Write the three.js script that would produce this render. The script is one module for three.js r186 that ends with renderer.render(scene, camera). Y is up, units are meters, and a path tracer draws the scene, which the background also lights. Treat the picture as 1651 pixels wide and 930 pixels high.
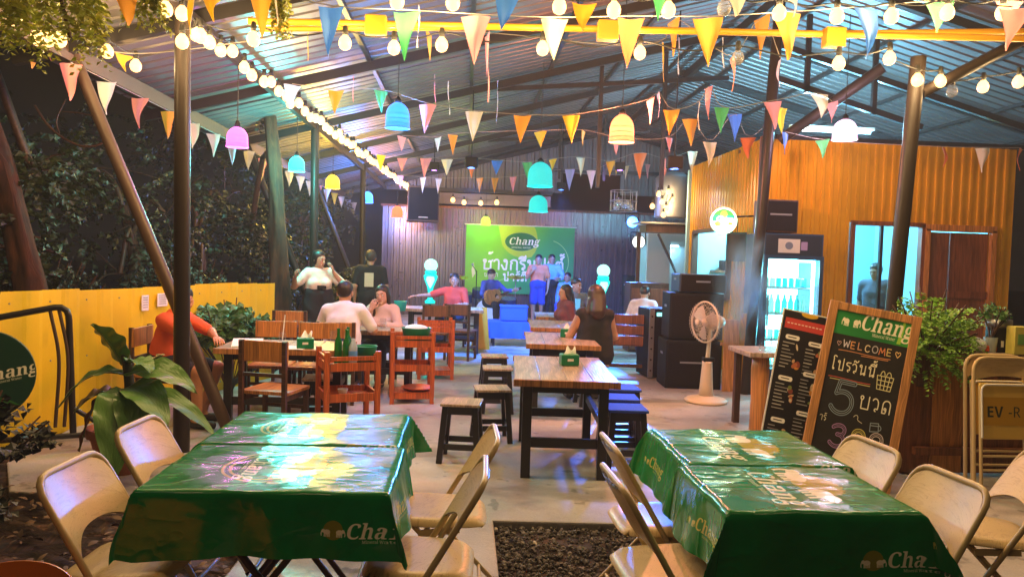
import * as THREE from 'three';
import { mergeGeometries, mergeVertices } from 'three/addons/utils/BufferGeometryUtils.js';
import { RoundedBoxGeometry } from 'three/addons/geometries/RoundedBoxGeometry.js';

// ---------- camera, night sky, moon, exposure ----------
const PW = 1651, PH = 930, FOC = 1200;
const scene = new THREE.Scene();
const camera = new THREE.PerspectiveCamera(2 * Math.atan(PH / 2 / FOC) * 180 / Math.PI, PW / PH, 0.05, 300);
camera.position.set(0, 1.6, 0);
camera.rotation.order = 'YXZ';
camera.rotation.set(-0.0395, -0.0625, 0.032);
camera.updateMatrixWorld(true);
const renderer = new THREE.WebGLRenderer({ antialias: true });
renderer.toneMapping = THREE.LinearToneMapping;
renderer.toneMappingExposure = 1.12;
renderer.shadowMap.enabled = true;
renderer.setSize(1024, 576);
{ // night sky over a lit town: one even dark brown, a little lighter near the horizon
  const w = 64, h = 32, d = new Float32Array(w * h * 4);
  for (let y = 0; y < h; y++) for (let x = 0; x < w; x++) {
    const up = Math.max(0, (y + .5) / h * 2 - 1), k = 0.003 + 0.004 * (1 - up) ** 4;
    d.set([k * 1.35, k * 0.95, k * 0.75, 1], (y * w + x) * 4);
  }
  const t = new THREE.DataTexture(d, w, h, THREE.RGBAFormat, THREE.FloatType);
  t.mapping = THREE.EquirectangularReflectionMapping; t.magFilter = THREE.LinearFilter; t.needsUpdate = true;
  scene.background = t; scene.environment = t;
}
const moon = new THREE.DirectionalLight(0xbfcfff, 0.012);
moon.name = 'moon_light'; moon.position.set(-12, 25, 8); moon.castShadow = true; moon.shadow.radius = 6;
Object.assign(moon.shadow.camera, { left: -20, right: 20, top: 20, bottom: -20, far: 80 });
scene.add(moon);
scene.fog = new THREE.FogExp2(0xffffff, 0.0032);

// ---------- helpers ----------
const V = (x, y, z) => new THREE.Vector3(x, y, z);
function rng(seed) { let s = seed >>> 0; return () => { s = (s + 0x6d2b79f5) | 0; let t = Math.imul(s ^ (s >>> 15), 1 | s); t = (t + Math.imul(t ^ (t >>> 7), 61 | t)) ^ t; return ((t ^ (t >>> 14)) >>> 0) / 4294967296; }; }
const ray = (px, py) => V((px - PW / 2) / FOC, -(py - PH / 2) / FOC, -1).applyQuaternion(camera.quaternion);
const onY = (px, py, y) => { const r = ray(px, py); return r.multiplyScalar((y - 1.6) / r.y).add(camera.position); };
const onZ = (px, py, d) => { const r = ray(px, py); return r.multiplyScalar(-d / r.z).add(camera.position); };
const onX = (px, py, x) => { const r = ray(px, py); return r.multiplyScalar(x / r.x).add(camera.position); };
const used = {};
function thing(name, label, category, pos = [0, 0, 0], turn = 0, group) {
  const o = new THREE.Group(), n = used[name] = (used[name] ?? -1) + 1;
  o.name = n ? name + '_' + String(n).padStart(3, '0') : name;
  if (pos.isVector3) o.position.copy(pos); else o.position.set(...pos);
  o.rotation.y = turn; o.userData = { label, category };
  if (group) o.userData.group = group;
  scene.add(o); return o;
}
function again(src, name, label, pos, turn = 0, group) { // a copy of a thing and its parts
  const o = src.clone(), n = used[name] = (used[name] ?? -1) + 1;
  o.name = n ? name + '_' + String(n).padStart(3, '0') : name;
  if (pos.isVector3) o.position.copy(pos); else o.position.set(...pos);
  o.rotation.set(0, turn, 0); o.userData = { ...src.userData, label };
  if (group) o.userData.group = group;
  scene.add(o); return o;
}
function part(parent, name, geo, mat, pos, rot) {
  const m = new THREE.Mesh(geo, mat); m.name = name; m.castShadow = m.receiveShadow = true;
  if (pos) { if (pos.isVector3) m.position.copy(pos); else m.position.set(...pos); }
  if (rot) m.rotation.set(...rot);
  parent.add(m); return m;
}
function struct(name, geo, mat, pos) { const m = part(scene, name, geo, mat, pos); m.userData.kind = 'structure'; return m; }
function merge(list) {
  return mergeGeometries(list.map((g) => {
    g = g.index ? g.toNonIndexed() : g;
    for (const k of Object.keys(g.attributes)) if (!['position', 'normal', 'uv'].includes(k)) g.deleteAttribute(k);
    if (!g.attributes.uv) g.setAttribute('uv', new THREE.BufferAttribute(new Float32Array(g.attributes.position.count * 2), 2));
    g.morphAttributes = {}; return g;
  }));
}
const at = (g, x, y, z, rx = 0, ry = 0, rz = 0) => { const m = new THREE.Matrix4().makeRotationFromEuler(new THREE.Euler(rx, ry, rz)); m.setPosition(x, y, z); return g.applyMatrix4(m); };
function boxUV(g, s = 1) { // uv in metres by the way a face points
  g = g.index ? g.toNonIndexed() : g;
  const p = g.attributes.position, n = g.attributes.normal, uv = new Float32Array(p.count * 2);
  for (let i = 0; i < p.count; i++) {
    const ax = Math.abs(n.getX(i)), ay = Math.abs(n.getY(i)), az = Math.abs(n.getZ(i));
    const [a, b] = ay >= ax && ay >= az ? [p.getX(i), p.getZ(i)] : ax >= az ? [p.getZ(i), p.getY(i)] : [p.getX(i), p.getY(i)];
    uv[i * 2] = a * s; uv[i * 2 + 1] = b * s;
  }
  g.setAttribute('uv', new THREE.BufferAttribute(uv, 2)); return g;
}
const box = (w, h, d, r = 0) => boxUV(r ? new RoundedBoxGeometry(w, h, d, 2, r) : new THREE.BoxGeometry(w, h, d));
const bx = (w, h, d, x, y, z, r = 0) => at(box(w, h, d, r), x, y, z);
function rod(a, b, ra, rb = ra, n = 10) {
  const d = b.clone().sub(a), g = new THREE.CylinderGeometry(rb, ra, d.length(), n);
  g.applyQuaternion(new THREE.Quaternion().setFromUnitVectors(V(0, 1, 0), d.normalize()));
  const c = a.clone().add(b).multiplyScalar(.5); return g.translate(c.x, c.y, c.z);
}
function bar(a, b, w, h, up = V(0, 1, 0)) { // a square bar from a to b
  const d = b.clone().sub(a), g = box(w, h, d.length());
  const m = new THREE.Matrix4().lookAt(b, a, up); g.applyMatrix4(m);
  const c = a.clone().add(b).multiplyScalar(.5); return g.translate(c.x, c.y, c.z);
}
const tube = (pts, r, seg = 40, n = 8, closed = false) => new THREE.TubeGeometry(new THREE.CatmullRomCurve3(pts, closed, 'centripetal'), seg, r, n, closed);
function bent(pts, rad, r, n = 8) { // a bent pipe: straight runs with rounded corners
  const c = new THREE.CurvePath(); let from = pts[0];
  for (let i = 1; i < pts.length - 1; i++) {
    const p = pts[i], a = p.clone().add(pts[i - 1].clone().sub(p).setLength(rad)), b = p.clone().add(pts[i + 1].clone().sub(p).setLength(rad));
    c.add(new THREE.LineCurve3(from, a)); c.add(new THREE.QuadraticBezierCurve3(a, p, b)); from = b;
  }
  c.add(new THREE.LineCurve3(from, pts[pts.length - 1]));
  const P = []; for (const k of c.curves) { const m = k.isLineCurve3 ? 3 : 6; for (let i = P.length ? 1 : 0; i <= m; i++) P.push(k.getPoint(i / m)); }
  const path = new THREE.CatmullRomCurve3(P, false, 'catmullrom', 0.02);
  return new THREE.TubeGeometry(path, P.length * 3, r, n);
}
const lathe = (pts, n = 24) => new THREE.LatheGeometry(pts.map(([a, b]) => new THREE.Vector2(a, b)), n);
function sheet(nu, nv, f, th = 0) { // f(u, v) -> point; a sheet, or a closed slab th thick
  const P = [], N = [], e = 1e-3;
  for (let j = 0; j <= nv; j++) for (let i = 0; i <= nu; i++) {
    const u = i / nu, v = j / nv; P.push(f(u, v));
    const du = f(Math.min(1, u + e), v).sub(f(Math.max(0, u - e), v)), dv = f(u, Math.min(1, v + e)).sub(f(u, Math.max(0, v - e)));
    N.push(du.cross(dv).normalize());
  }
  const pos = [], nor = [], uv = [], idx = [], row = nu + 1, one = P.length;
  const add = (side) => P.forEach((p, k) => { const q = p.clone().addScaledVector(N[k], side * th / 2), n = N[k].clone().multiplyScalar(side || 1); pos.push(...q.toArray()); nor.push(...n.toArray()); uv.push((k % row) / nu, Math.floor(k / row) / nv); });
  const faces = (o, flip) => { for (let j = 0; j < nv; j++) for (let i = 0; i < nu; i++) { const a = o + j * row + i, b = a + 1, c = a + row, d = c + 1; flip ? idx.push(a, c, b, b, c, d) : idx.push(a, b, c, b, d, c); } };
  if (!th) { add(0); faces(0, false); } else {
    add(1); add(-1); faces(0, false); faces(one, true);
    const ring = []; for (let i = 0; i < nu; i++) ring.push(i); for (let j = 0; j < nv; j++) ring.push(j * row + nu); for (let i = nu; i > 0; i--) ring.push(nv * row + i); for (let j = nv; j > 0; j--) ring.push(j * row);
    ring.forEach((a, k) => { const b = ring[(k + 1) % ring.length]; idx.push(a, a + one, b, b, a + one, b + one); });
  }
  const g = new THREE.BufferGeometry();
  g.setAttribute('position', new THREE.Float32BufferAttribute(pos, 3)); g.setAttribute('normal', new THREE.Float32BufferAttribute(nor, 3)); g.setAttribute('uv', new THREE.Float32BufferAttribute(uv, 2)); g.setIndex(idx);
  return g;
}

// ---------- textures ----------
const hash = (x, y, s) => { let h = Math.imul(x, 374761393) ^ Math.imul(y, 668265263) ^ Math.imul(s, 1442695041); h = Math.imul(h ^ (h >>> 13), 1274126177); return ((h ^ (h >>> 16)) >>> 0) / 4294967296; };
function vn(x, y, px, py, s) {
  const ix = Math.floor(x), iy = Math.floor(y), fx = x - ix, fy = y - iy, u = fx * fx * (3 - 2 * fx), v = fy * fy * (3 - 2 * fy), w = (a, b) => hash(((a % px) + px) % px, ((b % py) + py) % py, s);
  return (w(ix, iy) * (1 - u) + w(ix + 1, iy) * u) * (1 - v) + (w(ix, iy + 1) * (1 - u) + w(ix + 1, iy + 1) * u) * v;
}
function fbm(u, v, fx, fy, oct, s) { let a = 0, k = .5, t = 0; for (let i = 0; i < oct; i++) { a += k * vn(u * fx, v * fy, fx, fy, s + i); t += k; k *= .5; fx *= 2; fy *= 2; } return a / t; }
function tex(n, f, srgb = false, rep = 1) {
  const d = new Uint8Array(n * n * 4);
  for (let y = 0; y < n; y++) for (let x = 0; x < n; x++) { const c = f(x / n, y / n), a = Array.isArray(c) ? c : [c, c, c]; for (let k = 0; k < 3; k++) d[(y * n + x) * 4 + k] = Math.max(0, Math.min(255, a[k] * 255)); d[(y * n + x) * 4 + 3] = 255; }
  const t = new THREE.DataTexture(d, n, n); t.wrapS = t.wrapT = THREE.RepeatWrapping; t.magFilter = THREE.LinearFilter; t.minFilter = THREE.LinearMipmapLinearFilter; t.generateMipmaps = true;
  if (srgb) t.colorSpace = THREE.SRGBColorSpace;
  t.repeat.set(rep, rep); t.needsUpdate = true; return t;
}
const rep = (t, a, b = a) => { const c = t.clone(); c.repeat.set(a, b); c.needsUpdate = true; return c; };
const mix = (a, b, t) => a.map((x, i) => x + (b[i] - x) * t), sm = (a, b, x) => { x = Math.max(0, Math.min(1, (x - a) / (b - a))); return x * x * (3 - 2 * x); };
const tConcrete = tex(512, (u, v) => {
  const a = fbm(u, v, 4, 4, 6, 1), b = fbm(u, v, 3, 5, 5, 9), f = hash(u * 512 | 0, v * 512 | 0, 3), st = sm(.56, .68, b), spot = sm(.74, .8, fbm(u, v, 22, 22, 3, 21));
  let c = .86 + (a - .5) * .42 + (f - .5) * .09 - st * .16 - spot * .16; return [c * 1.0, c * .965, c * .93];
}, true, .4);
const tConcreteBump = tex(512, (u, v) => fbm(u, v, 24, 24, 5, 5), false, .6);
const tConcreteRough = tex(256, (u, v) => .5 + .45 * sm(.35, .65, fbm(u, v, 5, 5, 5, 14)), false, .4);
const tWood = tex(512, (u, v) => {
  const w = fbm(u, v, 3, 2, 3, 31), g = vn(u * 64 + w * 10, v * 3, 64, 3, 33) * .5 + vn(u * 170 + w * 16, v * 6, 170, 6, 34) * .5, k = .84 + (g - .5) * .5 + (w - .5) * .3;
  return [k, k * .93, k * .86];
}, true, 1.4);
const tWoodBump = tex(256, (u, v) => vn(u * 90, v * 5, 90, 5, 41) * .6 + .4 * fbm(u, v, 8, 8, 3, 42), false, 1.4);
const tZinc = tex(256, (u, v) => { const a = vn(u * 20, v * 20, 20, 20, 51), b = fbm(u, v, 3, 3, 4, 52); return .8 + (a - .5) * .12 + (b - .5) * .25; }, false, .7);
const tWrinkle = tex(512, (u, v) => {
  const w = fbm(u, v, 3, 3, 3, 61), r1 = 1 - Math.abs(2 * fbm((u + w * .18) % 1, v, 5, 7, 3, 62) - 1), r2 = 1 - Math.abs(2 * fbm(u, (v + w * .15) % 1, 11, 9, 3, 63) - 1);
  return .5 * Math.pow(r1, 5) + .25 * Math.pow(r2, 4) + .25 * fbm(u, v, 4, 4, 4, 64);
});
const tSoil = tex(512, (u, v) => { const a = fbm(u, v, 6, 6, 6, 71), f = fbm(u, v, 60, 60, 2, 72), c = .2 + a * .35 + (f - .5) * .35; return [c * 1.05, c * .8, c * .6]; }, true, .7);
const tSoilBump = tex(512, (u, v) => fbm(u, v, 20, 20, 5, 75), false, .7);
const tBark = tex(256, (u, v) => { const a = fbm(u, v, 14, 4, 5, 81); return [.2 + a * .5, .16 + a * .38, .12 + a * .28]; }, true, 1);
const tFine = tex(256, (u, v) => fbm(u, v, 16, 16, 5, 91), false, 1);
const tPaint = tex(256, (u, v) => { const a = fbm(u, v, 3, 6, 5, 95), b = sm(.6, .75, fbm(u, v, 10, 4, 4, 97)); return .96 + (a - .5) * .09 - b * .05; }, true, .6);
const tScuff = tex(512, (u, v) => { const a = fbm(u, v, 5, 5, 5, 141), sp = sm(.72, .8, fbm(u, v, 40, 40, 3, 143)), sc = sm(.86, .93, 1 - Math.abs(2 * fbm(u, (v + u * .4) % 1, 6, 30, 3, 145) - 1)) * sm(.5, .6, fbm(u, v, 6, 6, 2, 147)), k = .97 + (a - .5) * .07; return [k - sp * .1 - sc * .06, k - sp * .12 - sc * .08, k - sp * .14 - sc * .09]; }, true, 1);
const tMottle = tex(256, (u, v) => .35 + .4 * fbm(u, v, 6, 6, 4, 98), false, 1);

// ---------- materials ----------
const mat = (r, g, b, rough = .6, o = {}) => { const m = new THREE.MeshPhysicalMaterial({ roughness: rough, side: THREE.DoubleSide, ...o }); m.color.setRGB(r, g, b); if (o.emissive && Array.isArray(o.emissive)) { m.emissive = new THREE.Color(1, 1, 1); m.emissive.setRGB(...o.emissive); } return m; };
const glow = (r, g, b, base = [.8, .8, .8], o = {}) => { const m = mat(...base, .4, o), k = Math.max(r, g, b); m.emissive.setRGB(r / k, g / k, b / k); m.emissiveIntensity = k; return m; };
const M = {
  concrete: mat(.52, .53, .55, .75, { map: tConcrete, bumpMap: tConcreteBump, bumpScale: .004, roughnessMap: tConcreteRough }),
  soil: mat(.3, .24, .18, .95, { map: tSoil, bumpMap: tSoilBump, bumpScale: .04 }),
  gravelBase: mat(.18, .16, .14, .95, { map: tSoil, bumpMap: tSoilBump, bumpScale: .03 }),
  blackSteel: mat(.018, .016, .016, .33, { bumpMap: tFine, bumpScale: .0006 }),
  darkPipe: mat(.022, .016, .013, .36, { specularIntensity: .5, bumpMap: tFine, bumpScale: .001 }),
  rust: mat(.085, .05, .035, .42, { map: tPaint, metalness: .2 }),
  galv: mat(.36, .36, .38, .5, { metalness: .75, roughnessMap: tZinc }),
  zinc: mat(.165, .15, .15, .5, { metalness: .4, map: tPaint, roughnessMap: tZinc }),
  zincWall: mat(.2, .165, .16, .38, { metalness: .65, map: tPaint, roughnessMap: tZinc }),
  yellowPipe: mat(.62, .3, .01, .42, { map: tPaint }),
  yellowFence: mat(.85, .58, .004, .5, { map: tPaint }),
  clad: mat(.68, .32, .015, .13, { map: tPaint, bumpMap: tFine, bumpScale: .0006 }),
  beige: mat(.66, .49, .24, .36, { map: tScuff, bumpMap: tFine, bumpScale: .0004 }),
  beigeRod: mat(.52, .39, .2, .38),
  woodTop: mat(.56, .48, .43, .3, { map: tWood, bumpMap: tWoodBump, bumpScale: .002 }),
  woodEdge: mat(.5, .25, .1, .5, { map: tWood, bumpMap: tWoodBump, bumpScale: .002 }),
  woodChair: mat(.68, .33, .1, .4, { map: tWood, bumpMap: tWoodBump, bumpScale: .001 }),
  woodOrange: mat(.66, .16, .04, .42, { map: tWood, bumpMap: tWoodBump, bumpScale: .001 }),
  woodBrown: mat(.26, .1, .045, .5, { map: tWood, bumpMap: tWoodBump, bumpScale: .002 }),
  woodDark: mat(.1, .05, .03, .5, { map: tWood, bumpMap: tWoodBump, bumpScale: .002 }),
  woodFrame: mat(.72, .4, .17, .45, { map: tWood, bumpMap: tWoodBump, bumpScale: .001 }),
  terracotta: mat(.36, .13, .06, .8, { bumpMap: tFine, bumpScale: .003 }),
  black: mat(.007, .007, .008, .6, { specularIntensity: .5 }), rubber: mat(.015, .015, .015, .8), white: mat(.75, .75, .74, .5), cream: mat(.55, .5, .42, .6),
  greenPlastic: mat(.0, .17, .07, .35), paper: mat(.8, .8, .78, .9), bottle: mat(.03, .3, .06, .08, { transmission: .6, thickness: 0 }),
  glass: mat(.95, .97, .98, .03, { transmission: 1, thickness: 0 }), pane: mat(.9, .95, .97, .02, { transmission: 1, thickness: 0 }),
  cable: mat(.02, .02, .018, .6), wire: mat(.3, .28, .24, .6),
};
const fabric = (r, g, b) => mat(r, g, b, .9, { bumpMap: tFine, bumpScale: .003 });
function canvasTex(w, h, draw) {
  const c = document.createElement('canvas'); c.width = w; c.height = h; const x = c.getContext('2d'); draw(x, w, h);
  const t = new THREE.CanvasTexture(c); t.colorSpace = THREE.SRGBColorSpace; t.magFilter = THREE.LinearFilter; t.anisotropy = 8; return t;
}
// script lettering and the two-elephant emblem that stand on the cloths, boards and signs
function logo(x, cx, cy, s, ink = '#f4efdc', elephants = true, sub = true) {
  x.save(); x.translate(cx, cy); x.fillStyle = ink;
  x.save(); x.transform(1, 0, -.22, 1, 0, 0); x.font = `bold ${s}px serif`; x.textBaseline = 'middle'; x.textAlign = 'left'; x.fillText('Chang', 0, 0); x.restore();
  if (sub) { x.font = `${s * .2}px serif`; x.textAlign = 'center'; x.fillText('Mineral Water', s * 1.45, s * .56); }
  if (elephants) emblem(x, -s * .62, s * .12, s, ink);
  x.restore();
}
function emblem(x, cx, cy, s, ink) {
  x.save(); x.translate(cx, cy); x.fillStyle = ink;
  for (const d of [-1, 1]) {
    x.save(); x.translate(d * s * .3, 0); x.scale(-d, 1); const k = s * .27;
    x.beginPath(); x.ellipse(0, -k * .1, k * .62, k * .46, 0, 0, 7); x.fill();
    x.beginPath(); x.ellipse(-k * .62, -k * .3, k * .32, k * .34, 0, 0, 7); x.fill();
    for (const q of [-.42, -.12, .2, .46]) x.fillRect(q * k - k * .1, 0, k * .2, k * .75);
    x.lineWidth = k * .18; x.strokeStyle = ink; x.beginPath(); x.moveTo(-k * .86, -k * .3); x.quadraticCurveTo(-k * 1.1, k * .2, -k * .92, k * .6); x.stroke();
    x.restore();
  }
  x.restore();
}
// Thai letters as pen strokes on a 10-unit body: [letter, advance, strokes]
const THAI = {
  ch: [8, 'M1.5 4.2C0 3.6 .4 2 1.8 2.2C3.2 2.6 2.6 4.2 1.4 4.8L1.4 10L6.6 10L6.6 4.2M6.6 4.2C6.6 3 5.2 3.2 5 4M6.6 4.2L8 2.6'],
  kh: [8, 'M1.4 4.4C.2 3.6 .8 2 2 2.3C3.2 2.8 2.6 4.2 1.6 4.8L1.8 10L6.8 10L6.8 2.2'], a: [5.6, 'M.6 3.6C1.2 1.6 4.6 1.4 4.6 4L4.6 10'],
  ng: [6.4, 'M3.4 3.6C2.2 3.4 2.4 1.8 3.6 2C4.8 2.2 5 3 5 4L4.4 10L2.6 10L.6 6.4'], k: [7.4, 'M1.2 10L1.2 5.6L2.2 4.6L1 3.6C1.8 1.4 6.4 1.4 6.4 4.2L6.4 10'],
  r: [5.4, 'M3.6 10C2.4 10 2.4 8.4 3.6 8.4C4.6 8.6 4.8 9.4 4.6 6.6C4.2 4.6 1 5.6 1 3.6C1.2 1.8 3.6 2.6 5 2.2'],
  n: [8, 'M2 3.8C.8 3.6 .8 2 2 2C3.2 2 3 3.4 3 4L3 10L5.6 8.4C7 7.6 7.4 10 6.2 10C5 9.8 5.6 8.6 6.6 8L6.6 2.2'],
  p: [8, 'M2.6 3.8C1 4 .8 2.2 2.2 2.2C3.4 2.2 3 3.6 3 4L3 10L6.6 10L6.6 .0'], b: [8, 'M2.2 3.8C.8 4 .8 2.2 2 2.2C3.2 2.2 3 3.6 3 4L3 10L6.6 10L6.6 2.2'],
  t: [7.6, 'M3 8.6C2 9.4 1.2 8.2 2.2 7.6C3.4 7.2 3.6 9 3 10L1.2 10L1.2 4.4C1.8 1.6 3.6 2.4 3.8 3.4C4.2 2.2 6.6 1.8 6.6 4.6L6.6 10'],
  w: [6, 'M3.4 10C2.2 9.8 2.4 8.4 3.6 8.4C4.8 8.6 4.6 9.4 4.8 6C4.8 1.6 1.4 1.6 .8 3.6'], d: [7.4, 'M3.4 8C2.4 8.6 1.8 7 3 6.8C4 6.8 4 8.6 3.2 10L1.2 10L1.2 5C1.2 1.4 6.4 1.2 6.4 5L6.4 10'],
  o: [4.4, 'M2.4 9C3.6 9 3.4 10.2 2.6 10.2C1.6 10 2 8.6 2 6L2 1C.8 -1 2.6 -2.4 4.4 -.8'], s: [7.4, 'M1.4 4.4C.2 3.6 .8 2 2 2.3C3.2 2.8 2.6 4.2 1.6 4.8L1.8 10L6.2 10L6.2 5L7.4 2.2'],
};
const MARK = { i2: 'M-6.4 .8C-5.6 -1.4 -1.6 -1.4 -1 .8Z M-1 .8L-1 -1.6', th: 'M-3.6 -2.6C-4.4 -3.6 -2.6 -4.4 -2.6 -2.8L-1 -4', th0: 'M-4 .4C-4.8 -.8 -3 -1.6 -3 .2L-1.2 -1', r2: 'M-2.4 .8C-4 .6 -3.4 -1 -2.2 -.6L-.8 -2', e: 'M-4.6 .8L-4.6 -1.2', han: 'M-5 .6C-5.4 -.8 -3.4 -.8 -3.4 .4C-3 1 -1.4 .6 -1 -.8' };
function thai(x, word, cx, cy, s, ink, lw) { // word: letters and +marks, drawn from cx, body top at cy
  let p = cx; x.save(); x.strokeStyle = ink; x.lineWidth = lw; x.lineCap = x.lineJoin = 'round';
  for (const w of word.split(' ')) {
    if (w === '_') { p += 4 * s; continue; }
    const mark = w[0] === '+', d = mark ? MARK[w.slice(1)] : THAI[w][1];
    x.save(); x.translate(p, cy); x.scale(s, s); x.lineWidth = lw / s; x.stroke(new Path2D(d)); x.restore();
    if (!mark) p += (THAI[w][0] + .8) * s;
  }
  x.restore(); return p;
}
// ---------- ground ----------
{
  const shape = new THREE.Shape([[-60, -60], [60, -60], [60, 90], [-60, 90]].map((p) => new THREE.Vector2(...p)));
  const g = new THREE.ShapeGeometry(shape); g.rotateX(-Math.PI / 2); struct('ground', boxUV(g), M.soil, [0, -.1, 0]);
  // concrete slab, cut round the planting soil on the left and the gravel in front
  const s = new THREE.Shape([[-2.9, 4.95], [-1.5, 4.75], [-1.12, 4.2], [-1.2, 0.5], [.2, .5], [.2, 4.5], [1.2, 4.46], [2.2, 3.5], [2.7, 3.28], [12, 3.2], [12, 22], [-2.6, 22], [-2.5, 10], [-3.45, 7.2], [-3.3, 5.6]].map((p) => new THREE.Vector2(...p)));
  const c = new THREE.ExtrudeGeometry(s, { depth: .12, bevelEnabled: true, bevelSize: .012, bevelThickness: .012, bevelSegments: 2 });
  c.rotateX(-Math.PI / 2); c.translate(0, -.132, 0); struct('concrete_floor', boxUV(c), M.concrete);
  // soil bed on the left, uneven
  const bed = (x0, x1, z0, z1, y, a, seed) => { const q = sheet(60, 60, (u, v) => { const x = x0 + (x1 - x0) * u, z = z0 + (z1 - z0) * v; return V(x, y + a * (fbm(u, v, 9, 9, 4, seed) - .5) + .25 * a * (hash(u * 60 | 0, v * 60 | 0, seed) - .5), -z); }); return boxUV(q, 1); };
  struct('soil_bed', bed(-9, -1.05, .3, 5.6, -.035, .09, 5), M.soil);
  struct('soil_verge', bed(-14, -2.55, 5.3, 22, -.05, .1, 15), M.soil);
  struct('gravel_bed', bed(.17, 9, .3, 4.6, -.055, .05, 6), M.gravelBase);
  const R = rng(77), stone = new THREE.IcosahedronGeometry(1, 1), pp = stone.attributes.position;
  for (let i = 0; i < pp.count; i++) { const k = .75 + .5 * hash(Math.round(pp.getX(i) * 50), Math.round(pp.getY(i) * 50) + Math.round(pp.getZ(i) * 90), 4); pp.setXYZ(i, pp.getX(i) * k, pp.getY(i) * k * .7, pp.getZ(i) * k); }
  stone.computeVertexNormals();
  const n = 9000, im = new THREE.InstancedMesh(stone, mat(.9, .9, .9, .85), n), m = new THREE.Matrix4(), q = new THREE.Quaternion(), e = new THREE.Euler(), col = new THREE.Color();
  for (let i = 0; i < n; i++) {
    const near = R(), x = i < 6500 ? .2 + R() * 1.9 : 2 + R() * 2.4, z = i < 6500 ? 2.6 + R() * 1.88 : 1.6 + R() * 1.7, s = .006 + .013 * R() ** 2.2;
    e.set(R() * 6, R() * 6, R() * 6); m.compose(V(x, -.052 + .02 * R(), -z), q.setFromEuler(e), V(s, s, s)); im.setMatrixAt(i, m);
    const k = near > .985 ? .55 : .05 + .13 * R(); col.setRGB(k, k * (.82 + .1 * R()), k * .72); im.setColorAt(i, col);
  }
  im.name = 'gravel'; im.userData = { kind: 'stuff', label: 'loose dark gravel in the open bed between the tables', category: 'gravel' }; im.castShadow = im.receiveShadow = true; scene.add(im);
  const leaf = sheet(2, 4, (u, v) => V((u - .5) * .5 * Math.sin(Math.PI * Math.min(.98, v + .05)), .12 * Math.sin(v * 3), v - .5)), n2 = 1500, il = new THREE.InstancedMesh(leaf, mat(.8, .8, .8, .8), n2);
  for (let i = 0; i < n2; i++) {
    const s = .03 + .05 * R(), x = -4.6 + 3.45 * R(), z = 1.6 + 3.5 * R(); e.set((R() - .5) * .9, R() * 6.3, (R() - .5) * .9); m.compose(V(x, -.02 + .02 * R(), -z), q.setFromEuler(e), V(s * .8, s, s)); il.setMatrixAt(i, m);
    const k = .07 + .12 * R(); col.setRGB(k * 1.2, k * .75, k * .4); il.setColorAt(i, col);
  }
  il.name = 'leaves'; il.userData = { kind: 'stuff', label: 'dry brown leaves lying on the bare soil at left', category: 'leaf litter' }; il.castShadow = il.receiveShadow = true; scene.add(il);
}

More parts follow.
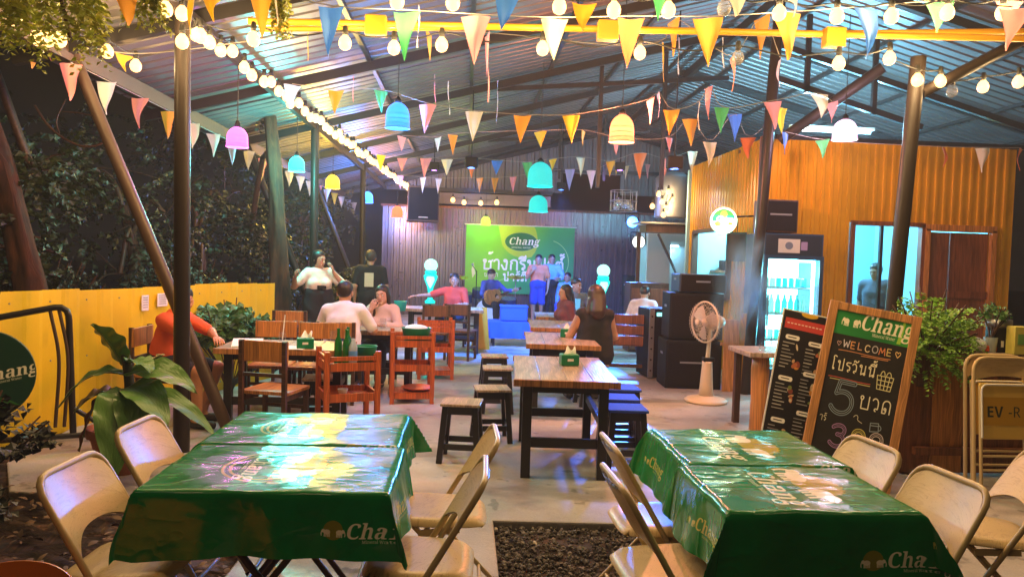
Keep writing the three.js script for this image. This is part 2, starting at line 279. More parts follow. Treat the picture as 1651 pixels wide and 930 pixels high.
// ---------- the open shed: posts, rafters, purlins and zinc sheets ----------
const EAVE_X = -3.33, RIDGE_X = 4.0, SLOPE = .27, underside = (x) => 3.2 + SLOPE * ((x < RIDGE_X ? x : 2 * RIDGE_X - x) - EAVE_X);
const shed = thing('dining_shed', 'long open dining shed with dark steel frame under corrugated metal roof', 'shelter');
{
  const P = (n, g, m) => part(shed, n, g, m);
  const up = (a, dy) => a.clone().add(V(0, dy, 0));
  for (const z of [5.96, 11, 16]) P('post', rod(V(-2.2, -.01, -z), V(-2.24, underside(-2.24), -z), .062, .058, 20), M.darkPipe);
  for (const z of [6.59, 11.5, 16.4]) P('leaning_post', rod(V(-2.02, -.01, -z), V(-3.33, 3.2, -z + .1), .054, .05, 18), z < 7 ? M.rust : M.darkPipe);
  for (const [b, t, r] of [[V(3.66, -.01, -6.25), onZ(1482, 92, 6.25), .066], [V(3.56, -.01, -9.1), V(3.78, 5.0, -9.1), .07]]) P('post', rod(b, t, r, r * .95, 20), M.darkPipe);
  P('eave_beam', bar(V(EAVE_X, 3.18, -1.5), V(EAVE_X, 3.18, -20.4), .07, .14), M.rust);
  P('post_beam', bar(V(-2.24, underside(-2.24) - .07, -3), V(-2.24, underside(-2.24) - .07, -20.4), .06, .1), M.darkPipe);
  P('ridge_beam', bar(V(4, underside(4) - .05, -3), V(4, underside(4) - .05, -20.4), .08, .14), M.darkPipe);
  for (const z of [3.9, 6.4, 8.9, 11.4, 13.9, 16.4, 18.9, 20.4]) {
    P('rafter', bar(V(-3.75, underside(-3.75) + .02, -z), V(4, underside(4) + .02, -z), .07, .11), M.blackSteel);
    P('rafter', bar(V(4, underside(4) + .02, -z), V(9.5, underside(9.5) + .02, -z), .07, .11), M.blackSteel);
  }
  for (const x of [-3.6, -2.4, -1.2, 0, 1.2, 2.4, 3.6, 4.6, 5.8, 7, 8.2, 9.3]) P('purlin', bar(V(x, underside(x) + .1, -2.6), V(x, underside(x) + .1, -20.6), .05, .05), M.blackSteel);
  // lower chords and hangers of the trusses over the hall and over the bar
  for (const [z, x0] of [[11.4, .4], [16.4, .4]]) {
    P('chord', bar(V(x0, underside(x0) - .02, -z - .1), V(4, underside(x0) + .32, -z - .1), .05, .07), M.blackSteel);
    for (const x of [2, 3]) P('hanger', bar(V(x, z < 12 ? 2.75 : 3.4, -z - .1), V(x, underside(x), -z - .1), .06, .06, V(1, 0, 0)), M.blackSteel);
  }
  for (const dy of [.55, 1.0]) P('chord', bar(V(4.05, underside(4) - dy, -9.95), V(dy < .8 ? 9 : 6.2, underside(dy < .8 ? 9 : 6.2) - dy, -9.95), .06, .08), M.blackSteel);
  for (const x of [4.55, 5.5]) P('hanger', bar(V(x, underside(x) - 1.05, -9.95), V(x, underside(x), -9.95), .06, .06, V(1, 0, 0)), M.blackSteel);
  P('brace', rod(onZ(1258, 226, 9.7), onZ(1425, 108, 8.9), .07, .07, 12), M.darkPipe);
  P('brace', rod(onZ(1487, 150, 6.25), onZ(1665, 56, 6.25), .05, .05, 12), M.darkPipe);
  P('tie_beam', bar(V(-2.3, 3.42, -20.35), V(2.3, 3.42, -20.35), .08, .1), M.blackSteel);
  P('tie_beam', bar(V(2.3, 4.06, -20.35), V(7, 4.06, -20.35), .08, .1), M.blackSteel);
  // yellow pipes over the front with square junction plates
  P('yellow_pipe', rod(onZ(400, 34, 5.9), onZ(1690, 63, 5.9), .027, .027, 14), M.yellowPipe);
  P('yellow_pipe', rod(onZ(425, 47, 6.0), onZ(900, 43, 6.02), .022, .022, 12), M.yellowPipe);
  P('yellow_pipe', rod(onZ(1330, 54, 6.0), onZ(1690, 50, 6.02), .026, .026, 12), M.yellowPipe);
  for (const [x, y] of [[606, 42], [980, 50], [1345, 61]]) { const g = box(.16, .15, .1, .008), p = onZ(x, y, 5.86); P('junction_plate', g.translate(p.x, p.y, p.z), M.yellowPipe); }
  // roof sheets, ribs running down the slope
  const prof = []; for (let k = 0; k < 4; k++) for (const [a, b] of [[0, 0], [.14, 0], [.155, .028], [.185, .028]]) prof.push([k * .2 + a, b]); prof.push([.8, 0], [.83, .006]);
  const len = (w) => Math.hypot(w, w * SLOPE);
  const make = (w, dir) => {
    const pos = [], idx = [], uv = [];
    prof.forEach(([t, h], i) => { for (let s = 0; s < 2; s++) { const x = s ? w : 0; pos.push(dir * x, -dir * 0 + -x * SLOPE + h, -t); uv.push(t, s * len(w)); } if (i) { const a = i * 2 - 2; idx.push(a, a + 1, a + 2, a + 2, a + 1, a + 3); } });
    let g = new THREE.BufferGeometry(); g.setAttribute('position', new THREE.Float32BufferAttribute(pos, 3)); g.setAttribute('uv', new THREE.Float32BufferAttribute(uv, 2)); g.setIndex(idx); g = g.toNonIndexed(); g.computeVertexNormals(); return g;
  };
  const L = make(7.75, -1), Rt = make(5.6, 1), R = rng(5);
  for (let k = 0; k < 23; k++) { const z = -2.5 - k * .8, j = (R() - .5) * .012; part(shed, 'roof_sheet', L, M.zinc, [4.02, underside(4) + .13 + j, z]); part(shed, 'roof_sheet', Rt, M.zinc, [3.98, underside(4) + .142 + j, z]); }
}

// ---------- corrugated end wall behind the stage and the gable above ----------
function ribbed(w, h, rib, depth, top0 = 0, top1 = 0) { // upright sheet w wide, y 0..h, ribs rib apart; top edge may slope
  const pos = [], idx = [], uv = []; let i = 0;
  const n = Math.max(1, Math.round(w / rib)), st = w / n;
  for (let k = 0; k <= n; k++) for (const [a, d] of (k < n ? [[0, 0], [.5, 0], [.58, 1], [.9, 1]] : [[0, 0]])) {
    const x = (k + a) * st, hh = h + top0 + (top1 - top0) * x / w; pos.push(x, 0, d * depth, x, hh, d * depth); uv.push(x, 0, x, hh);
    if (i) { const q = i * 2 - 2; idx.push(q, q + 2, q + 1, q + 1, q + 2, q + 3); } i++;
  }
  let g = new THREE.BufferGeometry(); g.setAttribute('position', new THREE.Float32BufferAttribute(pos, 3)); g.setAttribute('uv', new THREE.Float32BufferAttribute(uv, 2)); g.setIndex(idx); g = g.toNonIndexed(); g.computeVertexNormals(); return g;
}
{
  const w = thing('stage_wall', 'brown corrugated metal wall closing the far end behind the stage', 'wall');
  const R = rng(9), s = ribbed(.8, 2.93, .16, .04);
  for (let k = 0; k < 11; k++) part(w, 'wall_sheet', s, M.zincWall, [-2.3 + k * .79, 0, -20.42 - (k % 2) * .006]);
  part(w, 'top_rail', bx(8.8, .06, .07, 2.05, 2.96, -20.42), M.woodBrown);
  const gb = thing('gable', 'pale corrugated gable above the far end wall under the roof', 'wall');
  for (let k = 0; k < 13; k++) {
    const x = -3 + k * .8, dark = x > 2 && x < 3.9; const y0 = dark ? 4.0 : 3.46, h0 = underside(x) - y0, h1 = underside(x + .79) - y0;
    if (Math.min(h0, h1) > .02) part(gb, 'wall_sheet', ribbed(.79, 0, .2, .025, h0, h1), M.zinc, [x, y0, -20.5]);
  }
  part(gb, 'cream_board', bx(3.3, .3, .04, .62, 3.2, -20.5), M.zincWall);
}

// ---------- yellow sheet fence at left ----------
{
  const f = thing('yellow_fence', 'low yellow sheet metal fence along the left side of the hall', 'fence');
  const A = V(-4.35, 0, -3.9), B = V(-2.42, 0, -9.6), d = B.clone().sub(A), n = 16, w = d.length() / n; d.normalize();
  const s = ribbed(w * 1.01, 1.24, w, .007), turn = Math.atan2(-d.z, d.x), R = rng(3);
  for (let k = 0; k < n; k++) { const p = A.clone().addScaledVector(d, k * w); part(f, 'fence_sheet', s, M.yellowFence, [p.x, -.03 + (R() - .5) * .03, p.z], [0, turn, (R() - .5) * .006]); }
  const screw = new THREE.CylinderGeometry(.006, .008, .006, 8); screw.rotateX(Math.PI / 2);
  for (let k = 0; k < n; k++) for (const [y, o2] of [[.1, .2], [.62, .22], [1.12, .2]]) { const p = A.clone().addScaledVector(d, (k + o2) * w); part(f, 'screw', screw, M.galv, [p.x + Math.sin(turn) * .004, y, p.z + Math.cos(turn) * .004], [0, turn, 0]); }
  part(f, 'bottom_rail', bar(A.clone().add(V(-.04, .04, 0)), B.clone().add(V(-.04, .04, 0)), .05, .08), M.concrete);
  part(f, 'top_rail', bar(A.clone().add(V(-.05, 1.12, 0)), B.clone().add(V(-.05, 1.12, 0)), .04, .04), M.blackSteel);
  // two papers fixed on it
  for (const [px, py, w2, h2, lab] of [[229, 488, .09, .15, 'left of two white notices pinned on the yellow fence'], [257, 483, .14, .13, 'wider white notice on yellow fence near the red shirt']]) {
    const a = ray(px, py), nn = V(d.z, 0, -d.x), t = A.clone().sub(camera.position).dot(nn) / a.dot(nn), p = camera.position.clone().addScaledVector(a, t);
    const o = thing('paper_notice', lab, 'notice', p.addScaledVector(nn, nn.dot(a) > 0 ? -.03 : .03), turn);
    part(o, 'sheet_of_paper', bx(w2, h2, .006, 0, 0, 0), M.paper);
    for (let k = 0; k < 5; k++) part(o, 'text_line', bx(w2 * .7, .004, .002, 0, h2 * .35 - k * h2 * .16, .005), M.blackSteel);
  }
}

// ---------- yellow bar building on the right ----------
const bar_house = thing('bar_building', 'bar building clad in glossy yellow ribbed metal with serving windows', 'building');
{
  const b = bar_house, P = (n, g, m, p, r) => part(b, n, g, m, p, r), pw = .25, Z = -10;
  const prof = (h) => ribbed(pw, h, pw / 2, .018), whole = prof(3.36), upper = prof(3.36 - 2.26), lower = prof(.95);
  for (let k = 0; k < 14; k++) {
    const x = 4.02 + k * pw, mid = x + pw / 2, win = mid > 5.3 && mid < 6.3, rec = mid >= 6.3 && mid < 7.3;
    if (!win && !rec) P('cladding_panel', whole, M.clad, [x, 0, Z]);
    else { P('cladding_panel', upper, M.clad, [x, 2.26, Z]); if (win) P('cladding_panel', lower, M.clad, [x, 0, Z]); }
  }
  // side wall along the hall, with a hatch
  for (let k = 0; k < 13; k++) {
    const z = 10.02 + k * pw, mid = z + pw / 2, hatch = mid > 11.1 && mid < 12.75, r = [0, -Math.PI / 2, 0];
    const mk = (y, h) => { const g = ribbed(pw, h, pw / 2, .018); part(b, 'cladding_panel', g, M.clad, [4.0, y, -z], [0, Math.PI / 2, 0]); };
    if (!hatch) mk(0, 3.36); else { mk(2.18, 1.18); mk(0, 1.12); }
  }
  P('corner_trim', bx(.07, 3.38, .07, 4.0, 1.69, -10.0, .006), M.woodBrown);
  P('top_trim', bx(3.8, .06, .06, 5.9, 3.38, -10.01), M.blackSteel);
  P('end_wall', bx(.12, 3.36, 3.2, 7.58, 1.68, -11.62), M.clad);
  P('inner_wall', bx(3.6, 3.3, .08, 5.75, 1.65, -13.25), mat(.3, .55, .62, .6));
  P('inner_wall', bx(.04, 3.28, 3.1, 7.46, 1.65, -11.65), mat(.3, .5, .55, .6));
  P('ceiling_batten', bx(3.6, .05, .05, 5.8, 3.3, -10.9), M.woodBrown);
  // window with two panes
  const win = P('window', merge([bx(1.04, .06, .1, 5.8, 2.25, -9.98), bx(1.04, .06, .14, 5.8, .95, -9.96), bx(.05, 1.3, .1, 5.3, 1.6, -9.98), bx(.05, 1.3, .1, 6.3, 1.6, -9.98)]), M.woodBrown);
  part(win, 'mullion', bx(.04, 1.28, .05, 5.72, 1.6, -9.98), M.blackSteel);
  part(win, 'pane', bx(.38, 1.26, .006, 5.51, 1.6, -9.985), M.pane); part(win, 'pane', bx(.53, 1.26, .006, 6.01, 1.6, -9.985), M.pane);
  // boarded red-brown doors beside the window
  const dr = P('door', merge([bx(1.02, .09, .1, 6.84, 2.22, -9.97), bx(.07, 2.2, .1, 6.36, 1.1, -9.97), bx(.07, 2.2, .1, 7.32, 1.1, -9.97)]), M.woodChair);
  part(dr, 'door_leaf', bx(.3, 2.14, .05, 6.55, 1.09, -10.0), M.woodBrown); part(dr, 'door_leaf', bx(.54, 2.14, .05, 6.99, 1.09, -10.0), M.woodBrown);
  part(dr, 'door_rail', bx(.56, .1, .03, 6.99, 1.3, -9.96), M.woodBrown); part(dr, 'door_rail', bx(.56, .1, .03, 6.99, .35, -9.96), M.woodBrown);
  // hatch frame in the side wall
  P('hatch_frame', merge([bx(.1, .06, 1.78, 3.98, 2.17, -11.92), bx(.16, .05, 1.78, 3.96, 1.11, -11.92), bx(.1, 1.06, .07, 3.98, 1.64, -11.06), bx(.1, 1.06, .07, 3.98, 1.64, -12.8)]), M.woodDark);
  P('inner_shelf', bx(1.2, .04, .3, 5, 1.5, -13.05), M.woodBrown);
  for (let k = 0; k < 5; k++) P('shelf_pot', at(lathe([[0, 0], [.08, 0], [.09, .16], [.08, .18], [0, .18]], 14), 4.6 + k * .22, 1.52, -13.05), k % 2 ? M.galv : M.black);
  // cold fluorescent tube just behind the top of the front wall, and one inside
  const cold = glow(3.2, 5.2, 6);
  for (const [x, y, z, l, I] of [[5.45, 3.68, -11.0, 1.2, 30], [5.0, 2.85, -12.3, 1.2, 26]]) {
    const o = P('fluorescent_lamp', bx(l + .1, .04, .08, x, y + .05, z), M.white);
    part(o, 'tube_light', at(new THREE.CylinderGeometry(.018, .018, l, 12), x, y, z, 0, 0, Math.PI / 2), cold);
    for (const s of [-.3, .3]) { const q = new THREE.PointLight(new THREE.Color().setRGB(.22, .68, 1), I); q.name = 'tube_glow'; q.position.set(x + s * l, y - .04, z); q.castShadow = true; q.shadow.radius = 4; o.add(q); }
  }
}
// ---------- folding tables under green vinyl cloths ----------
function foldingTable(label, x0, x1, z0, z1) {
  const t = thing('folding_table', label, 'table', [(x0 + x1) / 2, 0, -(z0 + z1) / 2]), w = x1 - x0, d = z1 - z0;
  part(t, 'tabletop', bx(w - .004, .028, d - .006, 0, .734, 0, .008), M.beige);
  for (const s of [-1, 1]) for (const e of [-1, 1]) part(t, 'leg', rod(V(s * w * .33, .01, e * d * .4), V(-s * w * .3, .72, e * d * .4), .013, .013), M.rust);
  for (const s of [-1, 1]) part(t, 'stretcher', rod(V(s * w * .3, .08, -d * .4), V(s * w * .3, .08, d * .4), .01), M.rust);
  return t;
}
function clothTex(seed, w, h, px, hang) { // flattened cloth, x to the right, top of the canvas at the back
  return canvasTex(1024, Math.round(1024 * h / w), (x, W, H) => {
    const s = W / w, R = rng(seed); x.fillStyle = '#0c8440'; x.fillRect(0, 0, W, H);
    for (let i = 0; i < 160; i++) { x.fillStyle = `rgba(${R() < .5 ? '4,70,34' : '22,128,72'},${.03 + .05 * R()})`; x.beginPath(); x.ellipse(R() * W, R() * H, 20 + R() * 130, 14 + R() * 70, R() * 3, 0, 7); x.fill(); }
    x.save(); x.translate((hang.l + (w - hang.l - hang.r) * px.u) * s, (hang.b + (h - hang.f - hang.b) * px.v) * s); x.rotate(Math.PI / 2);
    if (hang.ring) { x.strokeStyle = '#b9ad5a'; x.lineWidth = .012 * s; for (const r of [.17, .2]) { x.beginPath(); x.ellipse(0, -.02 * s, r * s, r * .9 * s, 0, 0, 7); x.stroke(); } }
    x.fillStyle = '#a9a030'; x.beginPath(); x.ellipse(0, -.15 * s, .14 * s, .09 * s, 0, 0, 7); x.fill();
    x.fillStyle = '#0a7a40'; for (let k = 0; k < 10; k++) { x.beginPath(); x.arc(Math.cos(k * .3 + 3.3) * .14 * s, -.15 * s + Math.sin(k * .3 + 3.3) * .09 * s, .009 * s, 0, 7); x.fill(); }
    x.save(); x.translate(.0, -.105 * s); x.scale(1.25, 1); emblem(x, 0, 0, .3 * s, '#efe9d2'); x.restore();
    logo(x, (hang.ring ? -.13 : -.17) * s, .03 * s, (hang.ring ? .1 : .135) * s, '#efe9d2', false, true);
    x.restore();
    // small marks on the overhangs
    x.fillStyle = '#8a8a2a'; x.beginPath(); x.arc((w - hang.r - .182) * s, (h - hang.f * .42) * s, .035 * s, 0, 7); x.fill();
    logo(x, (w - hang.r - .135) * s, (h - hang.f * .42) * s, .075 * s);
    for (const [cx, dir] of [[w - hang.r * .45, -1], [hang.l * .45, 1]]) { x.save(); x.translate(cx * s, h * .5 * s); x.rotate(dir * Math.PI / 2); logo(x, -.1 * s, 0, .07 * s, '#c2bd62'); x.restore(); }
  });
}
function tablecloth(label, x0, x1, z0, z1, hang, seed, logoAt, group) {
  const y = .752, w = x1 - x0, d = z1 - z0, W = w + hang.l + hang.r, D = d + hang.f + hang.b;
  const spread = (a, len, b, na, nl, nb) => { const r = []; for (let i = 0; i < na; i++) r.push(-a + a * i / na); for (let i = 0; i <= nl; i++) r.push(len * i / nl); for (let i = 1; i <= nb; i++) r.push(len + b * i / nb); return r; };
  const xs = spread(hang.l, w, hang.r, 12, 44, 12), zs = spread(hang.f, d, hang.b, 14, 36, hang.b > .08 ? 10 : 3), R = rng(seed), ph = [R() * 6, R() * 6, R() * 6, R() * 6];
  const pos = [], uv = [], idx = [];
  for (const tz of zs) for (const tx of xs) {
    const ox = tx < 0 ? -tx : tx > w ? tx - w : 0, oz = tz < 0 ? -tz : tz > d ? tz - d : 0, sx = tx < 0 ? -1 : 1, sz = tz < 0 ? -1 : 1;
    const cx = Math.max(0, Math.min(w, tx)), cz = Math.max(0, Math.min(d, tz)), o = Math.max(ox, oz), both = Math.min(ox, oz), soft = (q) => q <= 0 ? 0 : .012 * (1 - Math.exp(-q / .012));
    let X = x0 + cx, Z = z0 + cz, Y = y;
    Y += .0022 * (fbm(tx / W + .5, tz / D + .5, 5, 4, 4, seed) - .5) + (o ? 0 : .003 * Math.sin(tx * 17 + ph[0]) * Math.sin(tz * 15 + ph[1]));
    if (!o) for (const c of [w / 3, w * 2 / 3]) Y += .0035 * Math.exp(-(((tx - c) / .007) ** 2));
    if (!o) Y += .0035 * Math.exp(-(((tz - d / 2) / .007) ** 2));
    Y -= Math.max(0, o - soft(o)) * (1 + .1 * (vn((ox ? tz : tx) * 5 + 3, seed, 97, 97, seed + 2) - .5)) + both * .12;
    const f1 = o / .25, wob = (p, t, k) => (Math.sin(t * k + ph[p]) * .5 + Math.sin(t * k * 2.3 + ph[3 - p]) * .3 + 1.2 * (vn(t * 6, p + seed, 97, 97, seed) - .5)) * .022 * f1;
    if (ox) X += sx * (soft(ox) + .04 * f1 + wob(0, tz, 13) + both * (hang.fl ?? .3));
    if (oz) Z += sz * (soft(oz) + .025 * f1 + wob(1, tx, 10) + both * (hang.fl ?? .3));
    pos.push(X, Y, -Z); uv.push((tx + hang.l) / W, (tz + hang.f) / D);
  }
  const nx = xs.length; for (let j = 0; j < zs.length - 1; j++) for (let i = 0; i < nx - 1; i++) { const a = j * nx + i; idx.push(a, a + 1, a + nx, a + 1, a + nx + 1, a + nx); }
  const g = new THREE.BufferGeometry(); g.setAttribute('position', new THREE.Float32BufferAttribute(pos, 3)); g.setAttribute('uv', new THREE.Float32BufferAttribute(uv, 2)); g.setIndex(idx); g.computeVertexNormals();
  const o = thing('vinyl_tablecloth', label, 'tablecloth', [0, 0, 0], 0, group);
  const m = mat(1, 1, 1, .3, { map: clothTex(seed, W, D, logoAt, hang), bumpMap: rep(tWrinkle, 1.1), bumpScale: .0035, roughnessMap: rep(tMottle, 2), specularIntensity: 1.3 }); m.roughness = .32;
  part(o, 'cloth', g, m); return o;
}
foldingTable('folding table under the nearer green cloth on the left', -1.13, -.26, 2.65, 3.28);
foldingTable('folding table under the farther green cloth on the left', -1.14, -.29, 3.32, 3.97);
foldingTable('folding table under the nearer green cloth on the right', .94, 1.63, 2.5, 3.06);
foldingTable('folding table under the farther green cloth on the right', .98, 1.68, 3.1, 3.74);
tablecloth('glossy wrinkled green cloth nearest on the left pair of tables', -1.13, -.26, 2.65, 3.28, { l: .13, r: .24, f: .25, b: .03, fl: .1, ring: 1 }, 3, { u: .42, v: .5 });
tablecloth('glossy green cloth on the far table of the left pair', -1.14, -.29, 3.32, 3.97, { l: .1, r: .2, f: .03, b: .22, fl: .5, ring: 1 }, 8, { u: .4, v: .5 });
tablecloth('green cloth with big emblem nearest on the right pair of tables', .94, 1.63, 2.5, 3.06, { l: .26, r: .2, f: .3, b: .03, fl: .32 }, 13, { u: .45, v: .45 });
tablecloth('green cloth on the far table of the right pair beside the chalkboard', .98, 1.68, 3.1, 3.74, { l: .26, r: .16, f: .05, b: .22 }, 19, { u: .4, v: .5 });

// ---------- beige steel folding chairs ----------
function slant(y, x = 0, off = 0) { const t = y / .8, z = .25 - .47 * t; return V(x, y + off * .47, z + off * .8); } // along the front leg to the top of the back
const chairParts = (o) => {
  part(o, 'frame', bent([slant(.012, -.215), slant(.8, -.205), slant(.8, .205), slant(.012, .215)], .085, .0125, 10), M.beigeRod);
  const top = (u) => .79 - .085 * (1 - Math.sqrt(Math.max(0, 1 - Math.max(0, (Math.abs(u) - .56) / .44) ** 2))), low = (u) => .575 - .045 * Math.pow(Math.abs(u), 3) + .03 * (1 - u * u);
  part(o, 'backrest', sheet(22, 8, (u, v) => { const s = u * 2 - 1, y = low(s) + (top(s) - low(s)) * v; return slant(y, s * .206, -.028 * (1 - s * s) + .006); }, .012), M.beige);
  part(o, 'seat', sheet(18, 18, (u, v) => {
    const a = u * 2 - 1, b = v * 2 - 1, wd = .205 - .02 * (v < .5 ? 1 - 2 * v : 0), r = Math.pow(Math.pow(Math.abs(a), 6) + Math.pow(Math.abs(b), 6), 1 / 6), k = r > 0 ? Math.max(Math.abs(a), Math.abs(b)) / r : 1;
    return V(-a * k * wd, .452 - .03 * Math.pow(Math.max(Math.abs(a), Math.abs(b)), 12) - .008 * Math.cos(a * 1.5) * Math.cos(b * 1.4) + .014 * v, .02 + b * k * .2);
  }, .012), M.beige);
  part(o, 'rear_leg', bent([V(-.185, .43, .14), V(-.19, .012, -.25)].concat(), .02, .0115, 10).clone(), M.beigeRod);
  part(o, 'rear_leg', bent([V(.185, .43, .14), V(.19, .012, -.25)], .02, .0115, 10), M.beigeRod);
  part(o, 'crossbar', rod(slant(.17, -.21), slant(.17, .21), .009), M.beigeRod);
  part(o, 'crossbar', rod(V(-.188, .1, -.165), V(.188, .1, -.165), .009), M.beigeRod);
  for (const s of [-1, 1]) { part(o, 'side_bracket', bar(V(s * .2, .42, -.06), V(s * .2, .4, .12), .006, .03), M.beigeRod); part(o, 'foot_cap', rod(slant(.0, s * .215), slant(.035, s * .215), .016), M.rubber); part(o, 'foot_cap', rod(V(s * .19, 0, -.262), V(s * .19, .03, -.234), .015), M.rubber); }
};
const GC = 'beige folding chairs at the green tables';
const seatAt = (px, py, turn, y = 0) => { const p = onY(px, py, .8 + y), d = V(Math.sin(turn), 0, Math.cos(turn)).multiplyScalar(.22); return [p.x + d.x, y, p.z + d.z]; }; // where the top of the back stands
const chair0 = thing('folding_chair', 'beige folding chair nearest on the left side of the left green table', 'chair', seatAt(108, 747, Math.PI / 2 - .04), Math.PI / 2 - .04, GC); chairParts(chair0);
const folding = (label, px, py, turn, y = 0) => again(chair0, 'folding_chair', label, seatAt(px, py, turn, y), turn, GC);
folding('beige folding chair left of the left green table, in front of the potted plant', 218, 682, Math.PI / 2 - .05);
folding('beige folding chair nearest on the aisle side of the left green table', 783, 753, -Math.PI / 2 - .03);
folding('second beige folding chair on the aisle side of the left green table', 800, 697, -Math.PI / 2 + .02);
folding('beige folding chair nearest on the aisle side of the right green table', 986, 766, Math.PI / 2 + .05, -.02);
folding('second beige folding chair on the aisle side of the right green table', 981, 711, Math.PI / 2 + .03, -.02);
folding('beige folding chair just in front of the chalkboard stand', 1412, 715, -Math.PI / 2 + .1, -.02);
folding('beige folding chair nearest on the right side of the right green table', 1540, 768, -Math.PI / 2 + .08, -.02);
folding('beige folding chair cut off at the right edge below the lettered chairs', 1690, 738, -Math.PI / 2 - .3, -.02);

// folded chairs leaning on the counter, one lettered
{
  const letter = canvasTex(512, 256, (x, w, h) => { x.fillStyle = '#b98d1e'; x.fillRect(0, 0, w, h); x.fillStyle = '#26301a'; x.font = 'bold 140px sans-serif'; x.textBaseline = 'middle'; x.fillText('EV', 40, h * .52); x.font = '132px sans-serif'; x.fillText('-R', 250, h * .52); });
  const make = (label, x, z, text) => {
    const o = thing('folded_chair', label, 'chair', [x, 0, -z], 0);
    o.rotation.x = -.1;
    part(o, 'frame', bent([V(-.235, .01, 0), V(-.225, 1.0, 0), V(.225, 1.0, 0), V(.235, .01, 0)], .1, .014, 10), M.beigeRod);
    part(o, 'backrest', sheet(16, 4, (u, v) => { const s = u * 2 - 1; return V(s * .222, .84 + .03 * (1 - s * s) + v * (.15 - .09 * Math.max(0, (Math.abs(s) - .6) / .4) ** 2 - .03 * (1 - s * s)), -.018 * (1 - s * s) + .006); }, .01), M.beige);
    part(o, 'seat', bx(.42, .4, .03, 0, .62, .03, .012), mat(.75, .5, .1, .45, { map: tPaint }));
    if (text) part(o, 'lettering', at(new THREE.PlaneGeometry(.4, .2), 0, .62, .0465), mat(1, 1, 1, .5, { map: letter }));
    part(o, 'seat_rim', bent([V(-.2, .43, .045), V(-.2, .81, .045), V(.2, .81, .045), V(.2, .43, .045)], .05, .008, 8), M.white);
    for (const s of [-1, 1]) part(o, 'rear_leg', rod(V(s * .2, .8, .03), V(s * .205, .02, .035), .012), M.beigeRod);
    for (const y of [.2, .3]) part(o, 'crossbar', rod(V(-.21, y, .035), V(.21, y, .035), .009), M.beigeRod);
    return o;
  };
  make('folded beige chair with a lettered yellow seat leaning on the counter', onZ(1628, 700, 5.05).x, 5.05, true);
  make('folded beige chair leaning behind the lettered one', onZ(1612, 700, 5.2).x, 5.2, false);
}

// ---------- heavy wooden tables on black frames along the aisle ----------
function woodTable(name, label, x, z, w, d, turn, h = .74) {
  const o = thing(name, label, 'table', [x, 0, -z], turn), n = 4;
  for (let k = 0; k < n; k++) part(o, 'top_plank', bx(w / n - .003, .042, d, -w / 2 + (k + .5) * w / n, h - .021, 0, .005), M.woodTop);
  for (const e of [-1, 1]) part(o, 'end_edge', bx(w + .012, .05, .022, 0, h - .026, e * (d / 2 + .012), .004), M.woodEdge);
  const lx = w / 2 - .1, lz = d / 2 - .1;
  for (const a of [-1, 1]) for (const e of [-1, 1]) part(o, 'leg', bx(.07, h - .045, .07, a * lx, (h - .045) / 2, e * lz, .004), M.blackSteel);
  for (const e of [-1, 1]) { part(o, 'rail', bx(lx * 2 - .07, .07, .035, 0, .26, e * lz), M.blackSteel); part(o, 'rail', bx(lx * 2 - .07, .06, .03, 0, h - .08, e * lz), M.blackSteel); }
  for (const a of [-1, 1]) { part(o, 'rail', bx(.035, .06, lz * 2 - .07, a * lx, .4, 0), M.blackSteel); part(o, 'rail', bx(.03, .06, lz * 2 - .07, a * lx, h - .08, 0), M.blackSteel); }
  return o;
}
woodTable('wooden_table', 'nearest thick wooden table on black frame in the aisle', .79, 5.94, .76, 1.3, -.06);
woodTable('wooden_table', 'second wooden table in the aisle, beside the woman in black', 1.06, 8.18, .76, 1.25, -.06);
woodTable('wooden_table', 'third wooden table in the aisle, farther than the woman in black', 1.26, 10.0, .76, 1.2, -.06);
woodTable('wooden_table', 'farthest wooden aisle table in front of the man in dark jacket', 1.5, 11.7, .76, 1.0, -.06);
woodTable('dark_table', 'dark wooden table with papers between the wooden chairs at left', -1.62, 7.0, 1.15, .7, .04);
woodTable('dark_table', 'dark table between the man in white and the facing woman', -1.2, 8.85, 1.3, .7, .02);
woodTable('dark_table', 'dark table in front of the seated man in red tee', -.35, 12.6, 1.3, .7, .02);

// stools
const blueLightPaint = mat(.045, .085, .36, .85, { specularIntensity: .25, bumpMap: tWoodBump, bumpScale: .001 });  // dark blue seat colour stands in for blue light on the stool tops
const stool = (label, x, z, turn, seat) => {
  const o = thing('stool', label, 'stool', [x, 0, -z], turn);
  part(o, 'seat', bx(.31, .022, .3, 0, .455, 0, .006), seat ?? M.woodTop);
  for (const a of [-1, 1]) for (const e of [-1, 1]) part(o, 'leg', bar(V(a * .15, 0, e * .145), V(a * .115, .444, e * .11), .045, .045, V(1, 0, 0)), M.blackSteel);
  for (const e of [-1, 1]) { part(o, 'apron', bx(.2, .06, .02, 0, .41, e * .115), M.blackSteel); part(o, 'stretcher', bx(.26, .045, .022, 0, .13, e * .137), M.blackSteel); part(o, 'apron', bx(.02, .06, .2, e * .12, .41, 0), M.blackSteel); part(o, 'stretcher', bx(.022, .045, .25, e * .142, .13, 0), M.blackSteel); }
  return o;
};
stool('nearest wooden stool with black legs left of the first aisle table', -.0, 5.86, -.12);
stool('second wooden stool left of the first aisle table', .26, 6.52, .1);
stool('wooden stool left of the second aisle table', .36, 8.7, .05);
stool('wooden stool at the far left corner of the first aisle table', .36, 7.75, .0);
stool('nearest of the three stools with blue light painted into the seats, lined up right of the first aisle table', 1.29, 5.76, -.03, blueLightPaint);
stool('middle of the three stools with blue light painted into the seats, lined up right of the first aisle table', 1.33, 6.2, -.06, blueLightPaint);
stool('farthest of the three stools with blue light painted into the seats, lined up right of the first aisle table', 1.45, 6.68, 0, blueLightPaint);
stool('stool under the woman in the black top', 1.44, 8.2, .1);

